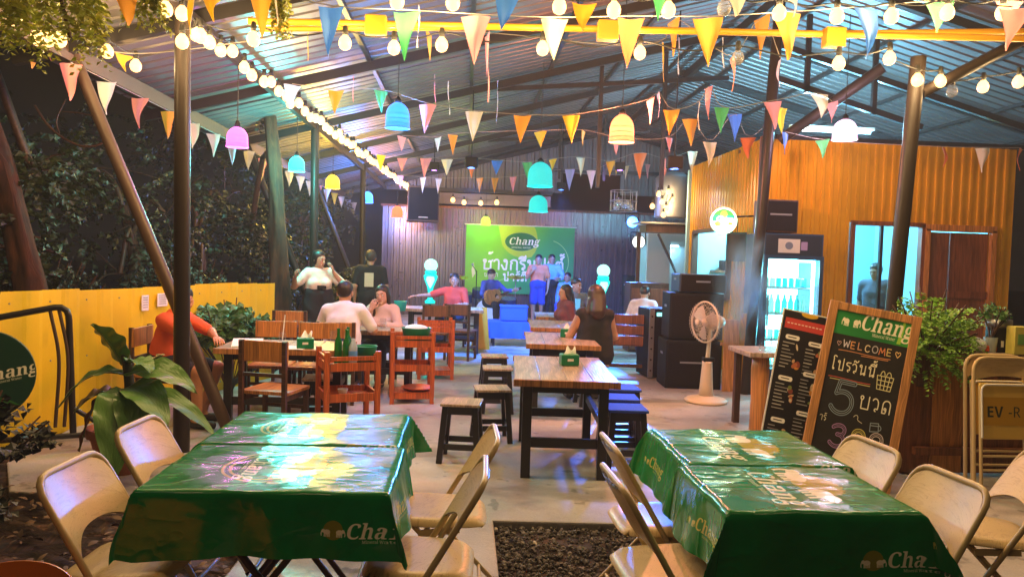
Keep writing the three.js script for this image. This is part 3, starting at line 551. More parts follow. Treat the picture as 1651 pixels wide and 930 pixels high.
// wooden dining chairs with board backs
function diningChair(label, x, z, turn, woodMat = M.woodChair) {
  const o = thing('wooden_chair', label, 'chair', [x, 0, -z], turn); // faces +z
  part(o, 'back_board', bx(.42, .17, .02, 0, .79, -.205, .005), woodMat);
  part(o, 'seat', bx(.42, .03, .4, 0, .45, 0, .006), woodMat);
  for (const a of [-1, 1]) { part(o, 'leg', bar(V(a * .19, 0, -.21), V(a * .19, .88, -.225), .035, .035, V(1, 0, 0)), M.woodDark); part(o, 'leg', bx(.035, .435, .035, a * .19, .2175, .17), M.woodDark); part(o, 'stretcher', bx(.025, .03, .36, a * .19, .2, -.01), M.woodDark); part(o, 'apron', bx(.025, .05, .34, a * .175, .41, -.02), M.woodDark); }
  part(o, 'stretcher', bx(.36, .03, .025, 0, .28, .17), M.woodDark); part(o, 'stretcher', bx(.36, .03, .02, 0, .6, -.215), M.woodDark);
  return o;
}
diningChair('wooden chair with its board back to us, nearest at the left dark table', -1.56, 6.3, Math.PI - .25);
stool('wooden stool tucked under the near right of the left dark table', -1.3, 6.9, .1);
diningChair('wooden chair beyond the left dark table, facing us, left one', -1.95, 7.68, .05);
diningChair('wooden chair beyond the left dark table, facing us, right one', -1.52, 7.62, -.05);
diningChair('wooden chair the man in red sits on behind the black post', -2.74, 7.0, Math.PI / 2);
diningChair('wooden chair under the man in the white shirt', -1.34, 8.12, Math.PI - .05);
diningChair('wooden chair under the woman facing us with hand at mouth', -1.08, 9.45, -.08);
diningChair('empty pale wooden chair beside the standing woman', -2.15, 9.5, Math.PI);
diningChair('brown wooden chair with its back to us by the third trolley', -.42, 11.3, Math.PI, M.woodBrown);
diningChair('brown wooden chair at the near side of the table of the red tee man', -.05, 11.7, Math.PI - .3, M.woodBrown);
diningChair('wooden chair under the man in red tee far back', -.18, 13.5, -.1, M.woodBrown);
diningChair('wooden chair under the man in dark jacket', 1.9, 12.6, -.2, M.woodBrown);

// orange slatted trolley stands
function trolley(label, x, z, turn, h = .78) {
  const o = thing('trolley_stand', label, 'serving stand', [x, 0, -z], turn), w = .43, d = .42;
  for (const a of [-1, 1]) for (const e of [-1, 1]) part(o, 'post', bx(.045, h, .045, a * w / 2, h / 2, e * d / 2, .004), M.woodOrange);
  for (const y of [h - .13, .39]) {
    for (const e of [-1, 1]) { part(o, 'rail', bx(w - .045, .07, .02, 0, y, e * d / 2), M.woodOrange); part(o, 'rail', bx(.02, .07, d - .045, e * w / 2, y, 0), M.woodOrange); }
    for (let k = 0; k < 5; k++) part(o, 'shelf_slat', bx(w - .03, .014, .068, 0, y - .02, -d / 2 + .06 + k * .075), M.woodOrange);
  }
  for (const e of [-1, 1]) { part(o, 'rail', bx(w - .045, .035, .02, 0, h - .06, e * d / 2), M.woodOrange); part(o, 'rail', bx(.02, .035, d - .045, e * w / 2, h - .06, 0), M.woodOrange); part(o, 'foot_rail', bx(w - .045, .05, .02, 0, .08, e * d / 2), M.woodOrange); }
  part(o, 'low_shelf', bx(w - .03, .014, d - .03, 0, .11, 0), M.woodOrange);
  return o;
}
trolley('nearest orange wooden serving stand, carrying bottles', -1.0, 6.5, .35);
trolley('second orange wooden serving stand, with a green bucket on top', -.57, 8.25, .12);
trolley('third serving stand, farther and half hidden behind the orange ones', -.38, 9.9, .1);
// ---------- strings of warm bulbs ----------
const WARM = new THREE.Color().setRGB(1, .65, .29), bulbGlow = glow(3.4, 1.85, .62, [.2, .15, .1]), deadBulb = mat(.9, .9, .88, .1, { transmission: .9, thickness: 0 });
const bulbGeo = lathe([[0, -.042], [.012, -.041], [.026, -.032], [.033, -.016], [.034, 0], [.028, .018], [.016, .032], [.012, .04], [0, .041]], 16), socketGeo = lathe([[0, 0], [.014, 0], [.016, .02], [.012, .05], [0, .052]], 10);
function lightString(label, pts, cd, o = {}) { // bulbs hang just under the cable
  const t = thing('string_lights', label, 'string lights');
  const sorted = pts.map((p) => p.clone().add(V(0, .085, 0))), line = [];
  if (o.from) line.push(o.from); sorted.forEach((p, i) => { line.push(p); if (sorted[i + 1]) line.push(p.clone().lerp(sorted[i + 1], .5).add(V(0, -.25 * (o.sag ?? .1) * p.distanceTo(sorted[i + 1]), 0))); }); if (o.to) line.push(o.to);
  part(t, 'cable', tube(line, .006, line.length * 6, 6), M.cable);
  pts.forEach((p, i) => {
    const dead = o.dead?.includes(i), b = part(t, 'bulb', bulbGeo, dead ? deadBulb : bulbGlow, p), s = o.size ?? 1.4; b.scale.setScalar(s);
    part(b, 'socket', socketGeo, M.cable, [0, .036, 0]);
    if (!dead) { const l = new THREE.PointLight(WARM, cd); l.name = 'bulb_light'; l.castShadow = true; l.shadow.radius = 2; l.position.copy(p); t.add(l); }
  });
  return t;
}
const along = (a, b, n, f) => Array.from({ length: n }, (_, i) => { const t = n > 1 ? i / (n - 1) : 0; return a.clone().lerp(b, t).add(f ? f(t, i) : V(0, 0, 0)); });
{
  const R = rng(11), j = () => V((R() - .5) * .03, (R() - .5) * .04, (R() - .5) * .06);
  // the long row from the front left post down the hall
  lightString('bright string of bulbs running down the left post line to the far end', along(V(-2.2, 3.3, -4.7), V(-1.36, 3.24, -19.6), 60, (t, i) => j().add(V(0, i % 4 === 0 ? .03 : -.02, 0))), .42, { sag: .2 });
  lightString('string of bulbs along the left eave in front of the leaves', [[22, 30, 5.2], [60, 60, 5.4], [76, 62, 5.5], [95, 63, 5.6], [172, 82, 6.2], [218, 105, 6.7]].map(([x, y, z]) => onZ(x, y, z)), .7, {});
  const Z = 5.7;
  lightString('string of bulbs looped under the yellow pipe across the front', [[293, 66], [323, 57], [408, 62], [556, 68], [635, 76], [712, 71], [875, 77], [1032, 84], [1190, 92], [1353, 101], [1435, 93]].map(([x, y], i) => onZ(x, y, Z + .1 * Math.sin(i * 2))), 2, { sag: .3, dead: [8] });
  lightString('upper string of bulbs across the front, cut by the top edge', [[640, 1], [730, 3], [812, 4], [902, 9], [990, 15], [1078, 15], [1168, 12], [1257, 20], [1350, 25], [1438, 25], [1528, 19], [1618, 19], [1700, 10]].map(([x, y], i) => onZ(x, y, 5.0 + .05 * Math.sin(i))), 2, { sag: .3, dead: [2, 6] });
  lightString('string of bulbs round the top of the right post', [[1480, 128, 6.05], [1517, 130, 6.2], [1536, 146, 6.4], [1586, 139, 6.4], [1643, 131, 6.3]].map(([x, y, z]) => onZ(x, y, z)), 1.5, { dead: [2], from: onZ(1440, 96, 5.8), to: onZ(1720, 120, 6.2) });
  lightString('short row of bulbs under the cream board over the end wall', [[730, 322], [748, 326], [775, 327], [801, 326]].map(([x, y]) => onZ(x, y, 20.1)), .25, { sag: .05, size: 1.8 });
  lightString('bundle of bulbs glaring in front of the white tank', [[1052, 332], [1062, 312], [1068, 325], [1078, 309], [1074, 335], [1084, 322], [1070, 346]].map(([x, y], i) => onZ(x, y, 13.3 + .05 * (i % 3))), .6, { sag: .3, size: 1.3 });
}

// ---------- coloured pendant lamps ----------
const shadeGeo = (r, h) => { const p = []; for (let i = 0; i <= 12; i++) { const t = i / 12 * Math.PI / 2; p.push([r * Math.sin(t) * (1 - .0 * i), h - h * .55 * (1 - Math.cos(t))]); } p.push([r * 1.02, h * .2], [r * 1.04, .012], [r * 1.06, 0], [r * 1.02, 0], [r * .99, .02]); return lathe(p, 28); };
function pendant(label, px, py, z, dia, rgb, cd, level = 6, o = {}) {
  const p = onZ(px, py, z), r = dia / 2, h = dia * (o.tall ?? 1.0), t = thing('pendant_lamp', label, 'pendant lamp', [p.x, p.y - h / 2, p.z]);
  const k = level, m = glow(rgb[0] * k, rgb[1] * k, rgb[2] * k, o.base ?? rgb.map((x) => .008 + .045 * x)); m.roughness = .95; if (!o.base) { m.transmission = .6; m.thickness = 0; m.emissiveIntensity *= .85; }
  const s = part(t, 'lamp_shade', shadeGeo(r, h), m);
  part(s, 'rim', at(new THREE.TorusGeometry(r * 1.05, r * .05, 8, 28), 0, .004, 0, Math.PI / 2), m);
  for (let i = 1; i < 4; i++) { const q = r * (1 - .04 * i); part(s, 'band', at(new THREE.TorusGeometry(q * (i > 2 ? .97 : 1.03), r * .03, 6, 28), 0, h * .17 * i, 0, Math.PI / 2), m); }
  part(t, 'cap', at(lathe([[0, 0], [r * .3, 0], [r * .25, .03], [.012, .06], [0, .06]], 14), 0, h, 0), M.black);
  part(t, 'cord', rod(V(0, h + .05, 0), V(0, Math.max(h + .3, (o.hang ?? 3.5) - p.y + h / 2), 0), .005, .005, 6), M.cable);
  const l = new THREE.PointLight(new THREE.Color().setRGB(...(o.light ?? rgb.map((x) => .08 + .92 * x))), cd); l.name = 'lamp_light'; l.position.set(0, h * .4, 0); l.castShadow = true; l.shadow.radius = 4; t.add(l);
  return t;
}
pendant('pink glowing lamp hanging by the left eave near the front post', 382, 221, 7.5, .2, [1, .16, .85], 4, 4);
pendant('turquoise glowing lamp second along the left eave', 478, 264, 10, .2, [0, .9, .8], 16, 3.2);
pendant('yellow glowing lamp third along the left eave', 536, 293, 12.7, .23, [1, .6, .0], 20, 3);
pendant('blue glowing lamp farthest along the left eave', 592, 318, 16.4, .24, [0, .2, 1], 40, 4);
pendant('small orange glowing lamp in front of the end wall at left', 640, 341, 18.6, .28, [1, .2, .03], 8, 2.6);
pendant('light blue glowing basket lamp high over the hall', 641, 186, 8, .25, [0, .26, 1], 9, 3.2, { tall: 1.1, hang: 4.4 });
pendant('big orange white glowing lamp high over the middle of the hall', 1003, 207, 8, .26, [1, .22, .06], 22, 4.5, { tall: 1.15, hang: 4.6 });
pendant('large turquoise wire basket lamp over the stage', 871, 281, 11, .36, [.0, .6, .58], 1.6, .9, { hang: 4.7, base: [.02, .3, .3], light: [0, 1, .9] });
pendant('smaller turquoise basket lamp hanging below the large one', 868, 328, 12.5, .31, [.0, .6, .58], 1.4, .9, { hang: 4.7, base: [.02, .3, .3], light: [0, 1, .9], tall: .9 });
pendant('yellow green glowing lamp at the top edge of the green banner', 783, 356, 19.6, .24, [.6, 1, .05], 3, 5);
pendant('white pink glowing lamp in front of the bar building top', 1363, 209, 8.6, .27, [1, .6, .85], 7, 4, { tall: .9, hang: 4.6 });
// ---------- stage and bar lights ----------
{
  const disc = (name, label, px, py, z, r, rgb, level, cd) => {
    const p = onZ(px, py, z), t = thing(name, label, 'stage light', p);
    part(t, 'housing', at(lathe([[0, -.16], [r * .7, -.15], [r * 1.05, -.06], [r * 1.08, 0], [r * .98, 0], [r * .96, -.02]], 24), 0, 0, 0, Math.PI / 2), M.black);
    part(t, 'lens_light', at(new THREE.SphereGeometry(r * .97, 24, 8, 0, 6.2832, 0, 1.35), 0, 0, -r * .2, Math.PI / 2), glow(rgb[0] * level, rgb[1] * level, rgb[2] * level));
    part(t, 'bracket', bent([V(-r * 1.15, 0, -.06), V(-r * 1.15, r * 1.5, -.06), V(r * 1.15, r * 1.5, -.06), V(r * 1.15, 0, -.06)], .03, .012), M.black);
    if (cd) { const s = new THREE.SpotLight(new THREE.Color().setRGB(...rgb), cd, 0, .3, .8); s.name = 'beam'; s.castShadow = true; s.shadow.radius = 6; s.position.set(0, 0, .06); s.target.position.set(-2.3, -2.0, 10); t.add(s, s.target); }
    return t;
  };
  disc('stage_light', 'blue stage light shining beside the end wall', 1020, 358, 16.2, .13, [.04, .22, 1], 9, 300);
  disc('stage_light', 'round white stage light below the blue one', 1030, 390, 15.8, .14, [1, .98, .85], 3, 0);
  for (const [x, y, z, l, tx, ty, tz, cr, cg, cb, I, cone] of [[760, 262, 11.3, 'blue stage flood among the flags at left of the hall', .5, -3, -2.0, .04, .22, 1, 190], [905, 300, 16, 'blue stage flood high over the stage', .6, -2.6, -2.4, .03, .18, 1, 150], [1088, 262, 9.4, 'added blue flood aimed at the seats of the three lined up stools', -1.05, -2.6, 3.3, .02, .16, 1, 150, .13], [700, 268, 15, 'purple stage flood hidden in the flags at left', 1.6, -1.2, -3.4, .5, .15, 1, 8], [1000, 268, 15, 'purple stage flood above the orange lamp', -1, -.4, -3.4, .5, .15, 1, 8]]) {  // floods added for the blue and purple wash and the stool seats
    const p = onZ(x, y, z), t = thing('added_flood', l, 'stage light', p);
    part(t, 'housing', bx(.2, .16, .12, 0, 0, 0, .02), M.black); part(t, 'lens_light', at(lathe([[0, 0], [.05, 0], [.06, .01]], 16), 0, -.085, 0), glow(cr * 4, cg * 4, cb * 4)); part(t, 'arm', rod(V(0, .08, 0), V(0, underside(p.x) - p.y, 0), .01), M.black);
    const s = new THREE.SpotLight(new THREE.Color().setRGB(cr, cg, cb), I, 0, cone ?? .7, .7); s.name = 'beam'; s.castShadow = true; s.shadow.radius = 6; s.position.set(0, -.1, 0); if (cone) s.target.position.set(1.36 - p.x, .46 - p.y, -6.2 - p.z); else s.target.position.set(tx, ty, tz); t.add(s, s.target);
  }
  // lit standing columns left and right of the stage
  for (const [px, py, label] of [[693, 489, 'glowing turquoise standing lantern left of the stage'], [971, 497, 'glowing turquoise standing lantern right of the stage']]) {
    const p = onZ(px, py, 16.9), t = thing('standing_lantern', label, 'lantern', p), c = glow(.0, 1.1, .85, [.0, .05, .05]), w = glow(.7, 1.7, 1.3, [.05, .08, .08]);
    part(t, 'globe_light', at(new THREE.SphereGeometry(.15, 24, 16), 0, .86, 0), w);
    part(t, 'collar_light', at(lathe([[0, 0], [.12, 0], [.14, .05], [.1, .1], [0, .1]], 20), 0, .66, 0), c);
    part(t, 'body_light', at(lathe([[0, 0], [.05, 0], [.07, .14], [.15, .34], [.16, .4], [.11, .46], [0, .47]], 20), 0, .22, 0), c);
    part(t, 'heart_light', at(lathe([[0, 0], [.04, .06], [.1, .2], [.08, .27], [0, .28]], 16), 0, .34, .12), w);
    part(t, 'stem_light', at(lathe([[0, 0], [.11, 0], [.12, .05], [.06, .1], [.05, .24], [0, .24]], 20), 0, 0, 0), c);
    part(t, 'pole', rod(V(0, .0, 0), V(0, -p.y, 0), .03, .04), M.black); part(t, 'foot', at(lathe([[0, 0], [.2, 0], [.2, .03], [0, .04]], 20), 0, -p.y, 0), M.black);
    const l = new THREE.PointLight(new THREE.Color().setRGB(.03, 1, .8), 1.6); l.name = 'lantern_light'; l.position.set(0, .45, .3); l.castShadow = true; t.add(l);
  }
}

// ---------- bunting ----------
const FC = { b: [.05, .2, .62], g: [.08, .5, .16], p: [.85, .3, .3], c: [.82, .72, .52], o: [.85, .36, .03], r: [.85, .2, .05], y: [.85, .5, .02], w: [.8, .78, .74], l: [.42, .5, .72] };
for (const k in FC) FC[k] = mat(...FC[k], .85, { transmission: .45, thickness: 0 });
function bunting(label, z, list, o = {}) { // list rows: left, right, top, tip x, tip y, colour: pixels of the photograph turned into places on the string's own plane
  const t = thing('bunting', label, 'bunting'), pts = [], put = (px, py) => o.x ? onX(px, py, o.x) : onZ(px, py, z);
  list.slice().sort((a, b) => a[0] - b[0]).forEach(([x0, x1, y, tx, ty, c], i) => {
    const L = put(x0, y), Rr = put(x1, y), mid = L.clone().lerp(Rr, .5), tip = put(tx, ty), full = o.width ?? .195, wid = L.distanceTo(Rr), turn = o.x ? .0 : wid < full * .8 ? Math.acos(Math.max(.05, wid / full)) * (i % 2 ? 1 : -1) : 0, W = Math.max(wid, full * (turn ? 1 : .0)) / 2;
    pts.push(mid.clone().add(V(0, .012, 0)));
    const d = tip.clone().sub(mid), k = Math.sin(i * 7.3) * .05, cut = (i % 5 === 2) ? .04 : 0, roll = o.x ? 0 : Math.atan2(Rr.y - L.y, Rr.x - L.x);
    const g = sheet(6, 8, (u, v) => { const s = (u * 2 - 1) * (1 - v * (1 - cut)) * W; return V(s * Math.cos(turn) + d.x * v, d.y * v + s * Math.sin(roll), s * Math.sin(turn) + k * Math.sin(v * 3) + .022 * Math.sin(u * 5 + i * 1.7) * (1 - v * .6) + .02 * Math.sin(v * 6 + i * 2.1) * u + .15 * k * v); });
    part(t, 'flag', g, FC[c], mid);
  });
  if (o.ends) { pts.unshift(o.ends[0]); pts.push(o.ends[1]); }
  part(t, 'string', tube(pts, .004, pts.length * 5, 5), M.wire); return t;
}
bunting('front bunting of large bright flags hung just before the yellow pipe', 5.1, [[400, 441, -14, 421, 60, 'o'], [514, 555, 12, 530, 95, 'b'], [634, 678, 19, 652, 98, 'g'], [743, 791, 26, 764, 104, 'p'], [872, 916, 31, 893, 98, 'c'], [995, 1040, 29, 1012, 109, 'r'], [1118, 1166, 29, 1143, 107, 'o'], [1246, 1292, 22, 1270, 98, 'o'], [1375, 1420, 13, 1396, 96, 'b'], [1490, 1536, 3, 1511, 53, 'g'], [1608, 1656, -6, 1640, 45, 'p']]);
bunting('uppermost bunting partly cut by the top edge of the view', 4.6, [[185, 217, -22, 205, 41, 'o'], [297, 326, -10, 309, 58, 'y'], [330, 352, -12, 345, 36, 'y'], [436, 452, -12, 447, 42, 'c'], [797, 842, -14, 808, 49, 'b'], [922, 963, 5, 940, 49, 'o'], [1047, 1080, -14, 1062, 34, 'g'], [1167, 1211, -14, 1186, 28, 'c'], [1268, 1281, -12, 1279, 28, 'c'], [1610, 1657, 14, 1623, 82, 'p']]);
bunting('bunting of twisted narrow flags behind the yellow pipe', 6.4, [[42, 62, 46, 50, 110, 'o'], [76, 86, 58, 84, 99, 'p'], [193, 207, 88, 203, 116, 'y'], [491, 501, 57, 496, 98, 'y'], [687, 695, 52, 693, 100, 'y'], [782, 789, 55, 785, 125, 'p'], [1064, 1074, 68, 1071, 132, 'y'], [1082, 1092, 32, 1085, 92, 'o'], [1222, 1234, 28, 1226, 95, 'o'], [1177, 1185, 92, 1180, 148, 'r'], [1255, 1262, 95, 1258, 140, 'l']]);
bunting('bunting over the near wooden tables, half orange flags', 8, [[459, 482, 137, 466, 172, 'l'], [529, 555, 146, 540, 186, 'o'], [604, 624, 146, 615, 182, 'g'], [675, 704, 168, 684, 215, 'p'], [750, 779, 180, 762, 228, 'c'], [828, 857, 186, 839, 231, 'o'], [907, 935, 186, 922, 231, 'y'], [1069, 1096, 177, 1079, 219, 'o'], [1151, 1176, 173, 1163, 215, 'g'], [1231, 1259, 164, 1249, 209, 'p'], [1309, 1338, 152, 1324, 191, 'c'], [1338, 1346, 165, 1341, 198, 'p'], [1059, 1064, 150, 1061, 190, 'l'], [1046, 1052, 160, 1048, 200, 'p'], [1124, 1132, 165, 1128, 210, 'c'], [1142, 1147, 140, 1144, 192, 'p']]);
bunting('bunting just behind the big orange lamp', 9.6, [[862, 881, 212, 872, 238, 'y'], [936, 946, 211, 940, 235, 'y'], [991, 999, 222, 994, 250, 'p'], [1100, 1126, 192, 1114, 236, 'o'], [1173, 1196, 184, 1185, 229, 'b'], [1195, 1219, 222, 1207, 256, 'r'], [1252, 1272, 174, 1263, 218, 'y'], [722, 738, 217, 730, 250, 'o'], [641, 654, 220, 647, 244, 'p'], [700, 712, 222, 706, 246, 'w'], [1072, 1087, 222, 1080, 246, 'p'], [1133, 1157, 229, 1142, 270, 'c']]);
bunting('small flags of the bunting halfway down the hall', 12.5, [[607, 621, 250, 613, 275, 'y'], [640, 657, 255, 648, 277, 'p'], [677, 696, 255, 684, 287, 'p'], [711, 730, 257, 720, 283, 'c'], [752, 768, 256, 760, 288, 'r'], [792, 811, 259, 800, 282, 'b'], [842, 858, 262, 850, 288, 'g'], [886, 897, 257, 890, 274, 'y'], [929, 944, 254, 936, 285, 'c'], [978, 990, 260, 983, 285, 'o'], [1022, 1043, 247, 1032, 289, 'r'], [1067, 1080, 256, 1073, 285, 'p'], [1108, 1125, 244, 1116, 281, 'c']]);
bunting('faint small flags of the bunting nearest the stage', 16.2, [[640, 650, 283, 645, 305, 'p'], [677, 687, 286, 681, 312, 'w'], [702, 712, 288, 706, 312, 'c'], [768, 779, 287, 773, 311, 'o'], [792, 804, 287, 797, 312, 'o'], [822, 833, 285, 827, 311, 'p'], [911, 927, 273, 918, 308, 'l'], [946, 961, 275, 953, 305, 'c'], [988, 998, 262, 993, 284, 'y'], [1004, 1013, 268, 1008, 290, 'c'], [1040, 1050, 265, 1045, 288, 'p']]);
bunting('sparse bunting in front of the yellow wall of the bar', 9.2, [[1258, 1276, 214, 1266, 249, 'b'], [1318, 1332, 226, 1325, 256, 'g'], [1515, 1531, 238, 1521, 269, 'r'], [1575, 1598, 239, 1584, 278, 'c'], [1638, 1656, 240, 1646, 275, 'r']]);
{ const cs = 'pwpocwlwpwcwwpwywlw', L = []; for (let i = 0; i < 19; i++) { const z = 6.2 + i * .62 * (1 + i * .02), p = V(-3.24, 3.06, -z), q = p.clone().project(camera), r = V(-3.24, 3.06, -z - .17).project(camera), s = V(-3.22 + .02 * Math.sin(i * 3), 2.76, -z - .09).project(camera), X = (v) => (v.x + 1) / 2 * PW, Y = (v) => (1 - v.y) / 2 * PH; L.push([X(q), X(r), (Y(q) + Y(r)) / 2, X(s), Y(s), cs[i]]); }
  bunting('line of narrow pale flags hanging below the left eave beam', 0, L, { x: -3.24 }); }
// loose ribbons
{ const R = rng(4); [[569, 120, 165, 9, 'p', 'pink ribbon dangling left of the blue basket lamp'], [700, 120, 175, 8, 'p', 'pink ribbon dangling right of the blue basket lamp'], [722, 130, 185, 8, 'w', 'white ribbon dangling right of the blue basket lamp'], [787, 60, 165, 6, 'p', 'long pink ribbon below the big pink front flag'], [803, 130, 200, 8, 'l', 'pale violet ribbon right of the long pink one'], [676, 8, 77, 5.4, 'w', 'short white ribbon by the green front flag'], [1095, 60, 120, 6.4, 'l', 'pale ribbon left of the big orange front flag'], [1165, 60, 110, 6.4, 'w', 'white ribbon right of the big orange front flag']].forEach(([x, y0, y1, z, c, label], i) => {
  const a = onZ(x, y0, z), b = onZ(x + 3 * Math.sin(i), y1, z), o = thing('ribbon', label, 'ribbon', a, 0, 'loose ribbons among the flags');
  const d = b.sub(a); part(o, 'strip', sheet(1, 10, (u, v) => V(d.x * v + (u - .5) * .012 * Math.cos(v * 4 + i) + .004 * Math.sin(v * 7 + i), d.y * v, (u - .5) * .012 * Math.sin(v * 4 + i))), FC[c]);
}); }
// unseen bulbs added over the camera to light the near tables
lightString('added string of bulbs overhead just before the near tables, out of view', along(V(-2.6, 3.1, -1.6), V(3.8, 3.2, -1.9), 9), .6, { sag: .25 });
// ---------- green banner behind the stage ----------
{
  const t = canvasTex(1024, 640, (x, w, h) => {
    const g = x.createLinearGradient(0, 0, w, h); g.addColorStop(0, '#6fd24a'); g.addColorStop(.35, '#8fd832'); g.addColorStop(.6, '#3fb45c'); g.addColorStop(1, '#1d9a58'); x.fillStyle = g; x.fillRect(0, 0, w, h);
    x.fillStyle = 'rgba(216,226,60,.75)'; x.beginPath(); x.moveTo(300, 0); x.lineTo(640, 0); x.quadraticCurveTo(720, 180, 620, 290); x.quadraticCurveTo(430, 330, 340, 180); x.fill();
    x.strokeStyle = 'rgba(190,240,150,.8)'; x.lineWidth = 7; x.beginPath(); x.arc(770, 330, 205, -1.3, 1.2); x.stroke(); x.beginPath(); x.arc(500, 900, 420, 3.5, 4.6); x.stroke();
    x.fillStyle = '#1d7a4e'; x.beginPath(); x.ellipse(520, 150, 155, 88, 0, 0, 7); x.fill(); x.strokeStyle = '#bcd96a'; x.lineWidth = 6; x.stroke();
    logo(x, 405, 145, 92, '#ffffff', false, false); x.font = '24px sans-serif'; x.fillStyle = '#f2f7e4'; x.textAlign = 'center'; x.fillText('MINERAL WATER', 520, 212);
    thai(x, 'ch +th a ng k r +i2 n p a t +r2 +th', 165, 300, 11.2, '#ffffff', 17);
    thai(x, 's n d +i2 k', 180, 442, 4, '#eef6da', 6); thai(x, 'p a r +th0 t +i2 _ k a n', 352, 436, 8, '#ffffff', 12);
    x.fillStyle = '#e8edc0'; x.beginPath(); x.moveTo(58, 420); x.lineTo(78, 350); x.lineTo(96, 460); x.lineTo(70, 500); x.fill();
  });
  const p0 = onZ(752, 361, 20.28), p1 = onZ(927, 366, 20.28), w = p1.x - p0.x, h = 1.86, o = thing('banner', 'big green printed banner with white lettering hung behind the stage', 'banner', [(p0.x + p1.x) / 2, p0.y - h / 2, -20.28]);
  part(o, 'printed_sheet', sheet(24, 10, (u, v) => V((u - .5) * w, (v - .5) * h, .012 * Math.sin(u * 19) * (1 - v * .5))), mat(1, 1, 1, .6, { map: t }));
  part(o, 'rod', rod(V(-w / 2 - .05, h / 2, 0), V(w / 2 + .05, h / 2, 0), .016), M.white);
  for (const s of [-1, 1]) part(o, 'rope', rod(V(s * w / 2, h / 2, 0), V(s * w / 2, h / 2 + .5, -.05), .006), M.wire);
}
